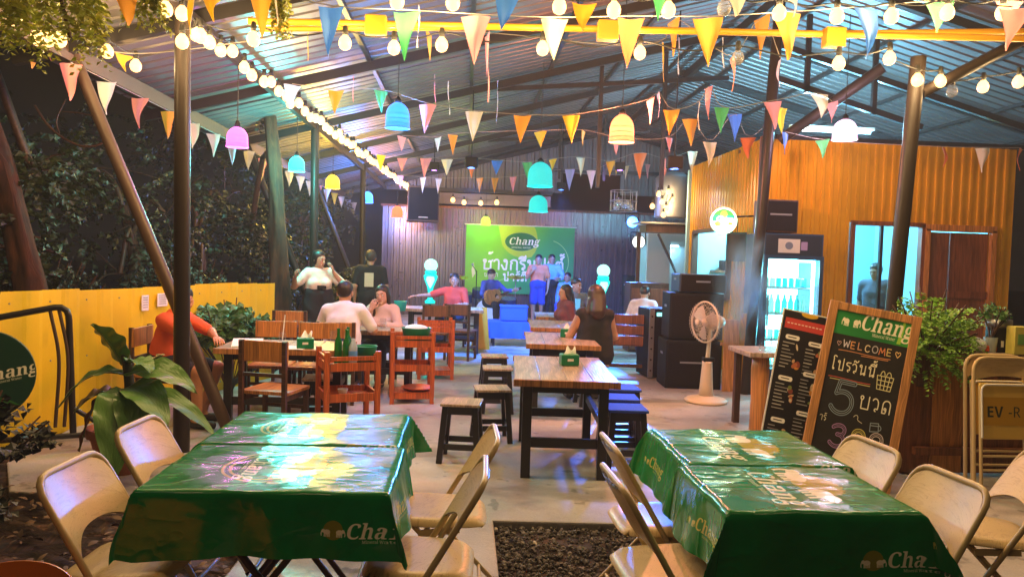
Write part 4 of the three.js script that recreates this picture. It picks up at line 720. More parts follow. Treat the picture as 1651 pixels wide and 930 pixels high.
// ---------- chalkboard on an easel ----------
{
  const chalk = canvasTex(768, 1180, (x, w, h) => {
    const R = rng(8); x.fillStyle = '#171515'; x.fillRect(0, 0, w, h);
    for (let i = 0; i < 240; i++) { x.strokeStyle = `rgba(190,190,185,${.008 + .02 * R()})`; x.lineWidth = 8 + R() * 40; x.beginPath(); const a = R() * w, b = R() * h; x.moveTo(a, b); x.lineTo(a + (R() - .5) * 260, b + (R() - .5) * 120); x.stroke(); }
    const gr = x.createLinearGradient(0, 0, w, 0); gr.addColorStop(0, '#1c8a3c'); gr.addColorStop(.7, '#0f7434'); gr.addColorStop(1, '#3aa13a'); x.fillStyle = gr; x.fillRect(0, 0, w, 222);
    x.fillStyle = '#9fd14a'; x.beginPath(); x.moveTo(690, 20); x.lineTo(712, 20); x.lineTo(690, 210); x.lineTo(650, 210); x.fill();
    logo(x, 270, 100, 168, '#f5efd8');
    x.lineCap = x.lineJoin = 'round'; x.translate(0, 222); x.scale(1, .84); x.translate(0, -222);
    const S = (c, lw, d, tx = 0, ty = 0, k = 1) => { x.save(); x.translate(tx, ty); x.scale(k, k); x.strokeStyle = c; x.lineWidth = lw / k; x.stroke(new Path2D(d)); x.restore(); };
    const ws = { W: 'M0 0L2 10L5 3L8 10L10 0', E: 'M7 0L1 0L1 10L7 10M1 5L6 5', L: 'M1 0L1 10L7 10', C: 'M8 1.5C3 -2 0 3 1 7C2 11 6 11 8 8.5', O: 'M5 0C-1 0 -1 10 5 10C11 10 11 0 5 0', M: 'M0 10L1.6 0L5 7L8.4 0L10 10' }, cs = ['#d8d0e0', '#e0a06a', '#d8a080', '#e6d2b0', '#b9b4bd', '#e08a5a', '#d8c080'];
    [...'WELCOME'].forEach((c, i) => S(cs[i], 10, ws[c], 128 + i * 74, 268 + (i % 2) * 4, 6));
    S('#c8a0a0', 6, 'M5 3C3 -1 -1 1 1 5L5 10L9 5C11 1 7 -1 5 3', 62, 285, 4.2); S('#e6c080', 8, 'M5 3C3 -1 -1 1 1 5L5 10L9 5C11 1 7 -1 5 3', 660, 275, 5.5);
    S('#d89060', 7, 'M90 365C250 350 420 372 620 358M330 380C430 372 520 380 600 372');
    thai(x, 'o p r w +han n n +i2 +th', 45, 438, 10.4, '#efe7c8', 11);
    S('#c8584a', 7, 'M40 612C200 600 320 622 470 610'); S('#d8cf8a', 7, 'M60 630C200 622 300 634 470 628');
    S('#e6e0a8', 8, 'M0 30L110 30L100 110L10 110ZM28 30L32 110M56 30L56 110M84 30L78 110M4 56L106 56M8 84L102 84M20 30C26 -10 46 -8 50 26M60 28C64 -8 90 -6 92 28', 525, 470, 1.5);
    const five = 'M150 0L40 0L25 78C90 40 165 80 150 150C135 215 40 225 0 170'; S('#7f95a8', 44, five, 120, 640, 1.35); S('#171515', 26, five, 120, 640, 1.35); S('#9fb4c4', 5, five, 120, 640, 1.35);
    thai(x, 'kh w d', 395, 690, 14.2, '#efe9d0', 12);
    S('#d8d2b8', 6, 'M0 20C20 -10 40 0 44 24C30 40 60 50 90 60', 370, 900, 1); S('#8fa0b0', 8, 'M0 10L80 0L90 70L6 84ZM84 16C120 20 120 60 90 60M10 30L80 24', 545, 930, 1);
    thai(x, 'a r +th0', 30, 950, 6, '#d8d2b8', 6);
    const num = (c, d, tx) => { S(c, 36, d, tx, 1020, 1.25); S('#171515', 20, d, tx, 1020, 1.25); S(c, 4, d, tx, 1020, 1.25); };
    num('#a87fb8', 'M0 20C40 -15 110 0 90 50C80 70 50 66 40 66C90 60 120 110 80 140C50 160 10 150 -10 130', 190); num('#d8cf6a', 'M100 40C90 -10 10 0 14 50C20 95 95 90 100 40C104 80 100 130 60 150', 380); num('#d0c4c8', 'M100 40C90 -10 10 0 14 50C20 95 95 90 100 40C104 80 100 130 60 150', 560);
  });
  const tl = onZ(1343, 485, 5.55), tr = onZ(1496, 500, 5.42), bl = onY(1293, 760, .08);
  const w = tl.distanceTo(tr) * .93, h = 1.36, turn = -.3;
  const o = thing('chalkboard_stand', 'wood framed chalkboard easel with coloured handwriting beside the counter', 'chalkboard', [(tl.x + tr.x) / 2 - .37, 0, (tl.z + tr.z) / 2 + .26], turn);
  const tilt = new THREE.Group(); tilt.name = 'front_panel'; tilt.rotation.set(-.2, 0, -.17); o.add(tilt);
  part(tilt, 'board', bx(w - .1, h - .16, .016, 0, .12 + (h - .1) / 2, 0), M.black);
  part(tilt, 'chalk_writing', at(new THREE.PlaneGeometry(w - .12, h - .18), 0, .12 + (h - .1) / 2, .0105), mat(1, 1, 1, .75, { map: chalk }));
  for (const s of [-1, 1]) part(tilt, 'frame_post', bx(.062, h, .034, s * (w / 2 - .03), h / 2, .004, .004), M.woodFrame);
  part(tilt, 'frame_rail', bx(w - .124, .06, .032, 0, h - .032, .004, .004), M.woodFrame); part(tilt, 'frame_rail', bx(w - .124, .06, .032, 0, .1, .004, .004), M.woodFrame);
  for (const s of [-1, 1]) part(o, 'rear_leg', bar(V(s * (w / 2 - .04) + .06, 0, -.72), V(s * (w / 2 - .05), h - .08, -.035).applyEuler(tilt.rotation), .05, .028), M.woodBrown);
  part(o, 'rear_rail', bar(V(-w / 2 + .13, .34, -.62), V(w / 2 + .07, .34, -.62), .03, .05), M.woodBrown);
}
// ---------- slim menu banner stand ----------
{
  const menu = canvasTex(420, 1100, (x, w, h) => {
    const R = rng(31); x.fillStyle = '#121118'; x.fillRect(0, 0, w, h); x.fillStyle = '#d8ae2a'; x.beginPath(); x.ellipse(215, 8, 70, 22, 0, 0, 7); x.fill();
    x.fillStyle = '#c8433f'; x.fillRect(22, 52, 340, 76); x.strokeStyle = '#e8e0d8'; x.lineWidth = 4; x.beginPath(); x.arc(380, 80, 26, 0, 7); x.stroke(); x.beginPath(); x.arc(382, 120, 20, 0, 7); x.stroke();
    x.fillStyle = '#f2d8d0'; for (let i = 0; i < 10; i++) x.fillRect(40 + i * 30, 84, 20, 8);
    for (const [cx, ys] of [[26, [172, 470, 770, 1000]], [222, [190, 410, 690, 950]]]) ys.forEach((y, i) => {
      x.fillStyle = '#f4f2ee'; x.beginPath(); x.roundRect(cx + 20, y, 118, 34, 15); x.fill(); x.fillStyle = '#333'; x.fillRect(cx + 42, y + 13, 70, 7);
      for (let k = 0; k < 8; k++) { x.fillStyle = `rgba(235,232,228,${.55 + .3 * R()})`; const l = 50 + R() * 60; x.fillRect(cx + 6, y + 56 + k * 25, l, 7); }
      for (let k = 0; k < 6; k++) { x.fillStyle = ['#b56a4a', '#caa27a', '#d8c8b0', '#8a4438', '#c98a3a', '#7a8a4a'][R() * 6 | 0]; x.beginPath(); x.ellipse(cx + 110 + R() * 50, y + 70 + R() * 160, 10 + R() * 18, 8 + R() * 14, R() * 3, 0, 7); x.fill(); }
    });
  });
  const tl = onZ(1272, 503, 5.95), tr = onZ(1330, 508, 5.85), w = .4, o = thing('menu_stand', 'slim black menu banner leaning in front of the fridge', 'menu board', [2.5, 0, -5.6], -.08);
  o.rotation.z = -.2; o.rotation.x = -.16;
  part(o, 'printed_sheet', at(new THREE.PlaneGeometry(w, 1.22), 0, .66, .008), mat(1, 1, 1, .55, { map: menu })); part(o, 'backing', bx(w + .02, 1.24, .01, 0, .66, 0), M.white);
  part(o, 'prop_leg', rod(V(0, 1.1, -.01), V(0, .0, -.35), .012), M.galv); part(o, 'foot', bx(w + .06, .05, .1, 0, .025, 0, .008), M.galv);
}
// ---------- drinks fridge with lit inside ----------
{
  const w = .78, h = 2.04, d = .62, o = thing('drinks_fridge', 'tall drinks fridge with bright turquoise lit glass door', 'fridge', [4.2, 0, -9.65], 0), blue = mat(.02, .05, .1, .4);
  part(o, 'cabinet', merge([bx(.05, h, d, -w / 2 + .025, h / 2, 0), bx(.05, h, d, w / 2 - .025, h / 2, 0), bx(w - .1, h, .04, 0, h / 2, -d / 2 + .02), bx(w - .1, .3, d - .04, 0, h - .15, .02), bx(w - .1, .24, d - .04, 0, .12, .02)]), blue);
  const head = canvasTex(256, 96, (x, a, b) => { x.fillStyle = '#1d2430'; x.fillRect(0, 0, a, b); x.fillStyle = '#c9bda8'; x.fillRect(56, 18, 100, 66); x.fillStyle = '#8a7a9a'; x.fillRect(160, 30, 30, 40); x.fillStyle = '#6a7078'; x.beginPath(); x.arc(106, 50, 18, 0, 7); x.fill(); });
  part(o, 'header_sign', at(new THREE.PlaneGeometry(w - .04, .26), 0, h - .15, d / 2 + .004), mat(1, 1, 1, .5, { map: head }));
  const ice = glow(.55, 1.75, 1.75, [.7, .9, .9]);
  part(o, 'light_panel', bx(w - .11, 1.46, .01, 0, 1.0, -d / 2 + .05), glow(2.5, 9, 9, [.6, .85, .85]));
  part(o, 'tube_light', bx(.03, 1.4, .03, w / 2 - .085, 1.0, d / 2 - .07), glow(3.5, 5.5, 5.2)); part(o, 'tube_light', bx(w - .16, .03, .03, 0, 1.69, d / 2 - .08), glow(2.5, 4.6, 4.6));
  for (const y of [.32, .66, 1.0, 1.34]) { part(o, 'shelf', bx(w - .12, .014, d - .14, 0, y, -.02), M.white); part(o, 'shelf_edge', bx(w - .12, .03, .012, 0, y, d / 2 - .1), mat(.05, .35, .3, .4)); }
  const dr = part(o, 'door', merge([bx(.05, 1.52, .03, -w / 2 + .025, 1.0, d / 2 + .02), bx(.05, 1.52, .03, w / 2 - .025, 1.0, d / 2 + .02), bx(w - .1, .05, .03, 0, 1.735, d / 2 + .02), bx(w - .1, .05, .03, 0, .265, d / 2 + .02)]), blue);
  part(dr, 'pane', bx(w - .1, 1.42, .006, 0, 1.0, d / 2 + .02), M.pane); part(dr, 'handle', bx(.02, .4, .03, -w / 2 + .06, 1.05, d / 2 + .05, .006), M.galv);
  for (const [dx, y, z] of [[.18, 1.55, .15], [.18, .75, .15]]) { const l = new THREE.PointLight(new THREE.Color().setRGB(.16, .8, 1), 6); l.name = 'fridge_light'; l.position.set(dx, y, z); l.castShadow = true; l.shadow.radius = 4; o.add(l); }
  const bot = lathe([[0, 0], [.032, 0], [.034, .01], [.034, .14], [.014, .2], [.013, .24], [0, .24]], 14), can = lathe([[0, 0], [.03, .004], [.033, .015], [.033, .11], [.027, .12], [0, .12]], 14), R = rng(41), cols = [[.1, .6, .6], [.2, .7, .5], [.6, .8, .75], [.1, .45, .65]].map((c) => mat(...c, .5, { transmission: .75, thickness: 0 }));
  const rows = ['bottom shelf', 'second shelf', 'third shelf', 'top shelf'];
  [.327, .667, 1.007, 1.347].forEach((y, r) => { for (let k = 0; k < 7; k++) { const b = thing(r === 2 ? 'drink_bottle' : 'drink_can', `small ${r === 2 ? 'bottle' : 'can'} on the ${rows[r]} of the lit fridge`, r === 2 ? 'bottle' : 'can', [4.2 - .27 + k * .085, y, -9.65 + .12 + .02 * R()], 0, `drinks on the ${rows[r]} of the fridge`); part(b, r === 2 ? 'glass_body' : 'can_body', r === 2 ? bot : can, cols[(R() * 4) | 0]); } });
}
// ---------- loudspeakers ----------
function speaker(label, p, w, h, d, turn, o2 = {}) {
  const o = thing('loudspeaker', label, 'loudspeaker', p, turn), body = o2.mat ?? M.black;
  part(o, 'cabinet', bx(w, h, d, 0, h / 2, 0, .012), body);
  part(o, 'front_grille', bx(w * .92, h * .9, .012, 0, h / 2, d / 2 + .004, .004), o2.grille ?? mat(.012, .011, .011, .95, { specularIntensity: .4, bumpMap: rep(tFine, 8), bumpScale: .004 }));
  part(o, 'badge', bx(w * (o2.badge ?? .3), .022, .006, 0, h * (o2.by ?? .12), d / 2 + .012), M.galv);
  for (const s of [-1, 1]) part(o, 'handle', bx(.012, .03, .12, s * w / 2, h * .7, 0), M.galv);
  if (o2.bracket) part(o, 'bracket', rod(V(0, h, 0), V(0, h + o2.bracket, -.05), .02), M.blackSteel);
  return o;
}
speaker('brown black loudspeaker box above the fridge against yellow wall', [4.1, 2.06, -9.72], .47, .43, .34, 0, { mat: M.woodDark, badge: .62, by: .55 });
{ const p = onZ(681, 358, 18.2); speaker('large dark loudspeaker hung high at the far left of the stage', [p.x, p.y, p.z], .75, .85, .6, .1, { mat: M.woodDark, bracket: 1.2 }); }
speaker('big black bass speaker on the floor behind the pedestal fan', [2.98, 0, -9.65], .72, .62, .55, -.06, { badge: .5, by: .55 });
speaker('black speaker stacked on the bass speaker behind the pedestal fan', [3.02, .63, -9.72], .7, .6, .5, -.06, { badge: .1 });
speaker('top speaker with letter plate in the stack behind the fan', [3.1, 1.24, -9.75], .62, .24, .5, -.06, { mat: mat(.03, .05, .09, .4), badge: .3, by: .6 });
speaker('black stage speaker under the round white stage light', [4.1, .55, -17.6], .6, .75, .5, 0, { badge: .2 });
{ const o = thing('flight_case', 'narrow grey metal edged rack case left of the fan', 'equipment case', [2.78, 0, -10.4], .1); part(o, 'case_body', bx(.5, .95, .5, 0, .5, 0, .01), M.black); for (const s of [-1, 1]) { part(o, 'edge_strip', bx(.07, .97, .02, s * .22, .5, .26), M.galv); for (let k = 0; k < 6; k++) part(o, 'bolt_hole', at(new THREE.CylinderGeometry(.012, .012, .006, 10), s * .22, .12 + k * .15, .272, Math.PI / 2), M.black); } part(o, 'lit_display', bx(.3, .05, .02, 0, .9, .262), glow(.1, 1.6, 1.5)); }
// ---------- pedestal fan ----------
{
  const o = thing('pedestal_fan', 'beige pedestal fan on a round base in front of the speakers', 'fan', onY(1138, 648, 0)), c = mat(.6, .47, .36, .4), g = mat(.5, .43, .37, .35);
  part(o, 'base', lathe([[0, 0], [.24, 0], [.25, .02], [.22, .05], [.1, .075], [.06, .09], [0, .09]], 32), c);
  part(o, 'column', lathe([[0, .08], [.085, .08], [.075, .2], [.058, .46], [.06, .48], [0, .48]], 20), c);
  part(o, 'clamp', bx(.13, .05, .1, .01, .5, 0, .01), M.black);
  part(o, 'pole', rod(V(0, .48, 0), V(.02, .86, 0), .026, .022, 14), c);
  const hd = new THREE.Group(); hd.name = 'fan_head'; hd.position.set(-.05, .94, .02); hd.rotation.set(0, -1.2, 0); hd.rotation.order = 'YXZ'; o.add(hd); // faces left and a little to us
  part(hd, 'motor_housing', at(lathe([[0, -.26], [.06, -.25], [.085, -.18], [.09, -.1], [.08, -.05], [0, -.05]], 20), 0, 0, 0, Math.PI / 2), c);
  const R0 = .235, wires = (z0, dome) => { const l = []; for (let k = 0; k < 36; k++) { const a = k / 36 * Math.PI * 2, pt = (t) => V(Math.cos(a) * R0 * t, Math.sin(a) * R0 * t, z0 + dome * (1 - t * t)); l.push(tube([pt(.15), pt(.5), pt(.8), pt(1)], .0022, 8, 4)); } for (const t of [.2, .45, .7, .88]) l.push(at(new THREE.TorusGeometry(R0 * t, .0022, 4, 40), 0, 0, z0 + dome * (1 - t * t))); return merge(l); };
  part(hd, 'front_grille', wires(.05, .06), g); part(hd, 'rear_grille', wires(-.04, -.05), g); part(hd, 'grille_rim', at(new THREE.TorusGeometry(R0, .011, 8, 48), 0, 0, .005), c);
  part(hd, 'badge', at(lathe([[0, 0], [.035, 0], [.03, .012], [0, .014]], 20), 0, 0, .11, Math.PI / 2), c);
  for (let k = 0; k < 3; k++) { const a = k / 3 * Math.PI * 2 + .3; part(hd, 'blade', sheet(8, 8, (u, v) => { const r = .03 + .175 * v, th = a + (u - .5) * (1.3 - .4 * v); return V(Math.cos(th) * r, Math.sin(th) * r, .035 * (u - .5)); }, .003), mat(.45, .36, .3, .3)); }
  part(hd, 'hub', at(lathe([[0, -.02], [.04, -.02], [.035, .03], [0, .04]], 18), 0, 0, 0, Math.PI / 2), c);
}
// ---------- counter on the right with its things ----------
{
  const o = thing('bar_counter', 'dark wooden counter of vertical boards with a pale top at right', 'counter', [5.55, 0, -6.05]), n = 15;
  for (let k = 0; k < n; k++) part(o, 'front_board', bx(.262, .9, .03, -1.98 + k * .267, .47, .42 + (k % 3) * .003, .003), [M.woodBrown, M.woodChair, M.woodBrown][k % 3]);
  part(o, 'counter_top', bx(4.2, .045, .95, 0, .955, 0, .01), M.woodTop); part(o, 'side_panel', bx(.04, .9, .8, -2.06, .47, 0), M.woodDark); part(o, 'foot_rail', bx(4, .06, .05, 0, .2, .47), M.woodBrown);
  const T = (px, py, z) => { const p = onZ(px, py, z); return [p.x, .978, p.z]; };
  const can = thing('canister', 'black canister with pale lid on the counter', 'canister', T(1609, 572, 5.75)); part(can, 'tin_body', lathe([[0, 0], [.09, 0], [.09, .2], [0, .2]], 24), M.black); part(can, 'lid', at(lathe([[0, 0], [.094, 0], [.094, .06], [0, .065]], 24), 0, .2, 0), M.galv); for (const s of [-.03, .045]) part(can, 'label_patch', bx(.02, .05, .004, s, .07, .09), M.white);
  const jar = thing('water_jug', 'clear plastic bag of ice on the counter behind the fern', 'ice bag', T(1560, 574, 5.7)); part(jar, 'bag', at(new THREE.SphereGeometry(.1, 18, 12), 0, .07, 0, 0, 0, .2).scale(1.5, .75, 1), mat(.75, .8, .85, .3)); part(jar, 'red_tag', bx(.1, .05, .06, .18, .03, 0, .01), mat(.7, .1, .03, .5));
  const box2 = thing('green_box', 'small yellow green carton at the right end of the counter', 'carton', T(1640, 573, 5.6)); part(box2, 'carton_body', bx(.12, .22, .1, 0, .11, 0, .006), mat(.55, .5, .1, .6)); part(box2, 'print_patch', bx(.07, .08, .004, 0, .12, .051), mat(.15, .35, .08, .6));
}
// log table beside the fridge with glasses
{
  const o = thing('log_table', 'rough wooden table on a thick post leg beside the fridge', 'table', onY(1222, 693, 0));
  part(o, 'tabletop', bx(.62, .05, .6, .12, .76, -.1, .012), M.woodTop); part(o, 'log_leg', lathe([[0, 0], [.085, 0], [.08, .3], [.088, .6], [.08, .73], [0, .73]], 18), M.woodChair); part(o, 'leg', bx(.06, .73, .06, .36, .365, -.32), M.woodDark); part(o, 'leg', bx(.06, .73, .06, -.1, .365, -.34), M.woodDark);
  const g = lathe([[0, 0], [.03, 0], [.036, .12], [.033, .12], [.028, .008], [0, .008]], 18), b = o.position;
  [[.0, .02, 'drinking glass at the left edge of the log table'], [.09, -.06, 'drinking glass at the middle of the log table'], [.2, .0, 'drinking glass at the right of the log table']].forEach(([x, z, l]) => part(thing('drinking_glass', l, 'glass', [b.x + x, .786, b.z + z]), 'glass_body', g, M.glass));
  const j = thing('water_jug', 'clear water jug behind the glasses on the log table', 'jug', [b.x + .26, .786, b.z - .2]); part(j, 'jug_body', lathe([[0, 0], [.07, 0], [.085, .1], [.07, .24], [.075, .26], [.07, .26], [.064, .24], [.078, .1], [.064, .01], [0, .01]], 24), M.glass); part(j, 'handle', bent([V(.07, .22, 0), V(.13, .2, 0), V(.13, .08, 0), V(.08, .06, 0)], .02, .008), M.glass);
}
// yellow boards leaning behind the fan
{ const o = thing('leaning_boards', 'two yellow boards standing behind the pedestal fan', 'board', [3.52, 0, -9.3], .1); for (const [x, h, m] of [[-.12, .92, M.woodFrame], [.12, 1.0, M.yellowPipe]]) part(o, 'plank', bx(.2, h, .025, x, h / 2, -x * .2, .004), m); part(o, 'batten', bx(.46, .04, .02, 0, .6, -.05), M.woodFrame); }
// ---------- round signs ----------
{
  const p = onZ(1166, 356, 9.75), r = .168, o = thing('round_light_sign', 'round lit green and white sign sticking out from the corner post', 'sign', p, -.1);
  const t = canvasTex(256, 256, (x, w) => { x.fillStyle = '#e9f7d8'; x.fillRect(0, 0, w, w); x.save(); x.beginPath(); x.arc(128, 128, 118, 0, 7); x.clip(); x.fillStyle = '#3fae3a'; x.fillRect(0, 0, w, 100); x.fillStyle = '#1f8f6a'; x.fillRect(0, 70, w, 66); x.fillStyle = '#f6f4e4'; x.fillRect(0, 136, w, 130); x.fillStyle = '#b8d83a'; x.beginPath(); x.arc(128, 60, 34, 0, 7); x.fill(); x.fillStyle = '#e8c42a'; x.beginPath(); x.ellipse(70, 160, 34, 24, 0, 0, 7); x.fill(); x.beginPath(); x.ellipse(196, 156, 24, 14, 0, 0, 7); x.fill(); x.restore(); logo(x, 52, 108, 66, '#ffffff', false, false); });
  part(o, 'drum', at(new THREE.CylinderGeometry(r, r, .09, 40, 1, true), 0, 0, 0, Math.PI / 2), M.white);
  const face = new THREE.CircleGeometry(r * .98, 40), lit = mat(.6, .6, .6, .4, { map: t, emissiveMap: t }); lit.emissive.setRGB(1, 1, 1); lit.emissiveIntensity = 1.5;
  part(o, 'lit_face', face, lit, [0, 0, .046]); part(o, 'lit_face', face, lit, [0, 0, -.046], [0, Math.PI, 0]); part(o, 'rim_light', at(new THREE.TorusGeometry(r, .009, 8, 48), 0, 0, .046), glow(1.2, 2.2, 1.4));
  const l = new THREE.PointLight(new THREE.Color().setRGB(.8, 1, .6), .5); l.name = 'sign_light'; l.position.set(0, 0, .12); l.castShadow = true; o.add(l); part(o, 'bracket', rod(V(r, .06, 0), V(.42, .08, -.08), .012), M.blackSteel);
  // framed picture hanging from a wire bracket
  const q = onX(1188, 398, 3.9), f = thing('hanging_picture', 'small framed picture hanging from a black bracket by the round sign', 'picture', q, -.9);
  part(f, 'frame', merge([bx(.3, .02, .02, 0, .2, 0), bx(.3, .02, .02, 0, -.2, 0), bx(.02, .42, .02, -.15, 0, 0), bx(.02, .42, .02, .15, 0, 0)]), M.blackSteel); part(f, 'picture_sheet', bx(.28, .38, .008, 0, 0, -.004), mat(.16, .13, .12, .6, { map: tBark })); part(f, 'hook', rod(V(0, .21, 0), V(0, .4, 0), .006), M.blackSteel);
}
{
  const o = thing('wheeled_sign', 'round dark green sign on a wheeled black pipe frame at left', 'sign', [-3.42, 0, -5.72], .42);
  part(o, 'frame', bent([V(-.62, .12, 0), V(-.62, .92, 0), V(.42, 1.14, 0), V(.46, .12, 0)], .1, .024, 12), M.blackSteel);
  for (const [x, y] of [[.3, 1.1], [.36, 1.1]]) part(o, 'brace', tube([V(x, y, .0), V(x + .06, .75, .02), V(x + .04, .2, .0)], .013, 20, 8), M.rust);
  const t = canvasTex(512, 512, (x, w) => { x.fillStyle = '#0c3a2a'; x.fillRect(0, 0, w, w); x.fillStyle = '#2f6a30'; x.beginPath(); x.ellipse(250, 470, 240, 110, .2, 0, 7); x.fill(); x.save(); x.translate(256, 265); x.rotate(-.2); logo(x, -12, 0, 92, '#e8e4d2'); x.restore(); });
  const d = part(o, 'sign_disc', at(new THREE.CylinderGeometry(.335, .335, .05, 48), -.12, .62, 0, Math.PI / 2), mat(.01, .06, .04, .4)); part(d, 'printed_face', new THREE.CircleGeometry(.33, 48), mat(1, 1, 1, .4, { map: t }), [-.12, .62, .028]);
  part(o, 'hanger', rod(V(-.12, .95, 0), V(-.12, 1.03, 0), .018), M.blackSteel); part(o, 'hanger', rod(V(-.12, .3, 0), V(-.12, .12, 0), .018), M.rust);
  part(o, 'base_bar', rod(V(-.62, .13, 0), V(.72, .13, .02), .022), M.blackSteel); part(o, 'strut', rod(V(.46, .34, 0), V(.72, .15, .05), .018), M.blackSteel);
  for (const x of [.72, -.6]) part(o, 'wheel', at(lathe([[0, -.03], [.04, -.035], [.13, -.03], [.15, 0], [.13, .03], [.04, .035], [0, .03]], 28), x, .15, .06, 0, 0, Math.PI / 2), M.rubber);
}
// ---------- tank, basket lamp and awning by the end of the bar ----------
{
  const p = onZ(1083, 352, 14), o = thing('water_tank', 'shiny pale metal water tank lit by bulbs on the awning beam', 'water tank', p); part(o, 'tank_shell', lathe([[0, 0], [.3, 0], [.33, .03], [.325, .2], [.335, .22], [.325, .24], [.325, .5], [.335, .52], [.325, .54], [.33, .76], [.2, .86], [.08, .88], [0, .9]], 36), M.galv);
  const a = thing('awning', 'dark low awning beam over the passage beside the bar', 'awning', onZ(1085, 366, 13.9)); part(a, 'beam', bx(1.35, .14, .5, .1, -.05, 0), M.woodDark); part(a, 'roof_strip', bx(1.5, .03, .7, .05, .05, 0), M.galv); for (const s of [-.62, .7]) part(a, 'post', bx(.07, 2.2, .07, s, -1.22, -.1), M.woodDark);
  const q = onZ(1005, 340, 15), c = thing('glass_ball_rack', 'glittering wire basket with clear glass balls high by the blue light', 'wire basket', q); for (const y of [0, .2, .4]) part(c, 'ring', at(new THREE.TorusGeometry(.27, .008, 6, 30), 0, y, 0, Math.PI / 2), M.galv); for (let k = 0; k < 10; k++) part(c, 'wire', rod(V(.27 * Math.cos(k * .628), 0, .27 * Math.sin(k * .628)), V(.27 * Math.cos(k * .628), .4, .27 * Math.sin(k * .628)), .006), M.galv); for (let k = 0; k < 5; k++) part(c, 'glass_ball', at(new THREE.SphereGeometry(.08, 16, 12), .15 * Math.cos(k * 1.26), .1 + .04 * (k % 3), .15 * Math.sin(k * 1.26)), mat(.9, .92, .95, .05, { metalness: .8 })); part(c, 'hook', rod(V(0, .4, 0), V(0, 1.6, 0), .008), M.blackSteel);
  // passage walls: pale partition with an open door
  const w = thing('passage_wall', 'pale blue partition with an open doorway beside the bar', 'wall', [4.5, 0, -15.8]); const pl = mat(.55, .62, .66, .6);
  part(w, 'wall_panel', bx(.5, 2.3, .08, -.38, 1.15, 0), pl); part(w, 'wall_panel', bx(.55, 2.3, .08, .78, 1.15, 0), M.cream); part(w, 'lintel', bx(.64, .22, .08, .19, 2.19, 0), pl); part(w, 'back_wall', bx(1.6, 2.4, .06, .3, 1.2, -1.4), pl); part(w, 'door_leaf', bx(.05, 2.05, .6, .46, 1.03, -.36), M.woodDark);
  const tl = part(w, 'tube_light', bx(.5, .04, .04, .15, 2.02, -1.2), glow(2.5, 4.5, 5.2)); const l = new THREE.PointLight(new THREE.Color().setRGB(.3, .75, 1), 1.6); l.name = 'passage_light'; l.position.set(.15, 2.0, -1.14); l.castShadow = true; w.add(l);
  const s = thing('stair_rail', 'black sloping handrail in front of the pale passage doorway', 'handrail', [0, 0, 0]); const r0 = onZ(1062, 378, 13.2), r1 = onZ(1106, 474, 12.4); part(s, 'rail', rod(r0, r1, .025), M.blackSteel); part(s, 'rail', rod(r1, r1.clone().add(V(.55, 0, 0)), .025), M.blackSteel); part(s, 'upright', rod(r1, V(r1.x, 0, r1.z), .02), M.blackSteel);
}
// wooden bench set and shelf behind the woman in black
{
  const o = thing('wooden_bench', 'dark red wooden bench with a tall plank back right of the aisle', 'bench', [2.36, 0, -10.6], -.15); for (let k = 0; k < 3; k++) part(o, 'back_slat', bx(.82, .13, .03, 0, .5 + k * .15, .2, .005), M.woodBrown); part(o, 'seat', bx(.82, .04, .4, 0, .44, 0), M.woodBrown);
  for (const a of [-1, 1]) { part(o, 'leg', bx(.06, .9, .06, a * .4, .45, .2), M.woodBrown); part(o, 'leg', bx(.06, .44, .06, a * .4, .22, -.18), M.woodBrown); part(o, 'arm', bx(.05, .04, .42, a * .4, .66, 0), M.woodBrown); } part(o, 'stretcher', bx(.76, .05, .03, 0, .14, .2), M.woodDark);
  const c = thing('cabinet', 'dark wooden cabinet behind the bench beside the pale wall', 'cabinet', [3.3, 0, -13.4]); part(c, 'cabinet_body', bx(.7, 1.25, .5, 0, .625, 0, .01), M.woodDark); for (const s of [-1, 1]) { const dd = part(c, 'door', bx(.32, 1.1, .02, s * .17, .6, .262, .004), M.woodBrown); part(dd, 'handle', bx(.015, .1, .02, s * .04, .7, .28), M.galv); }
}
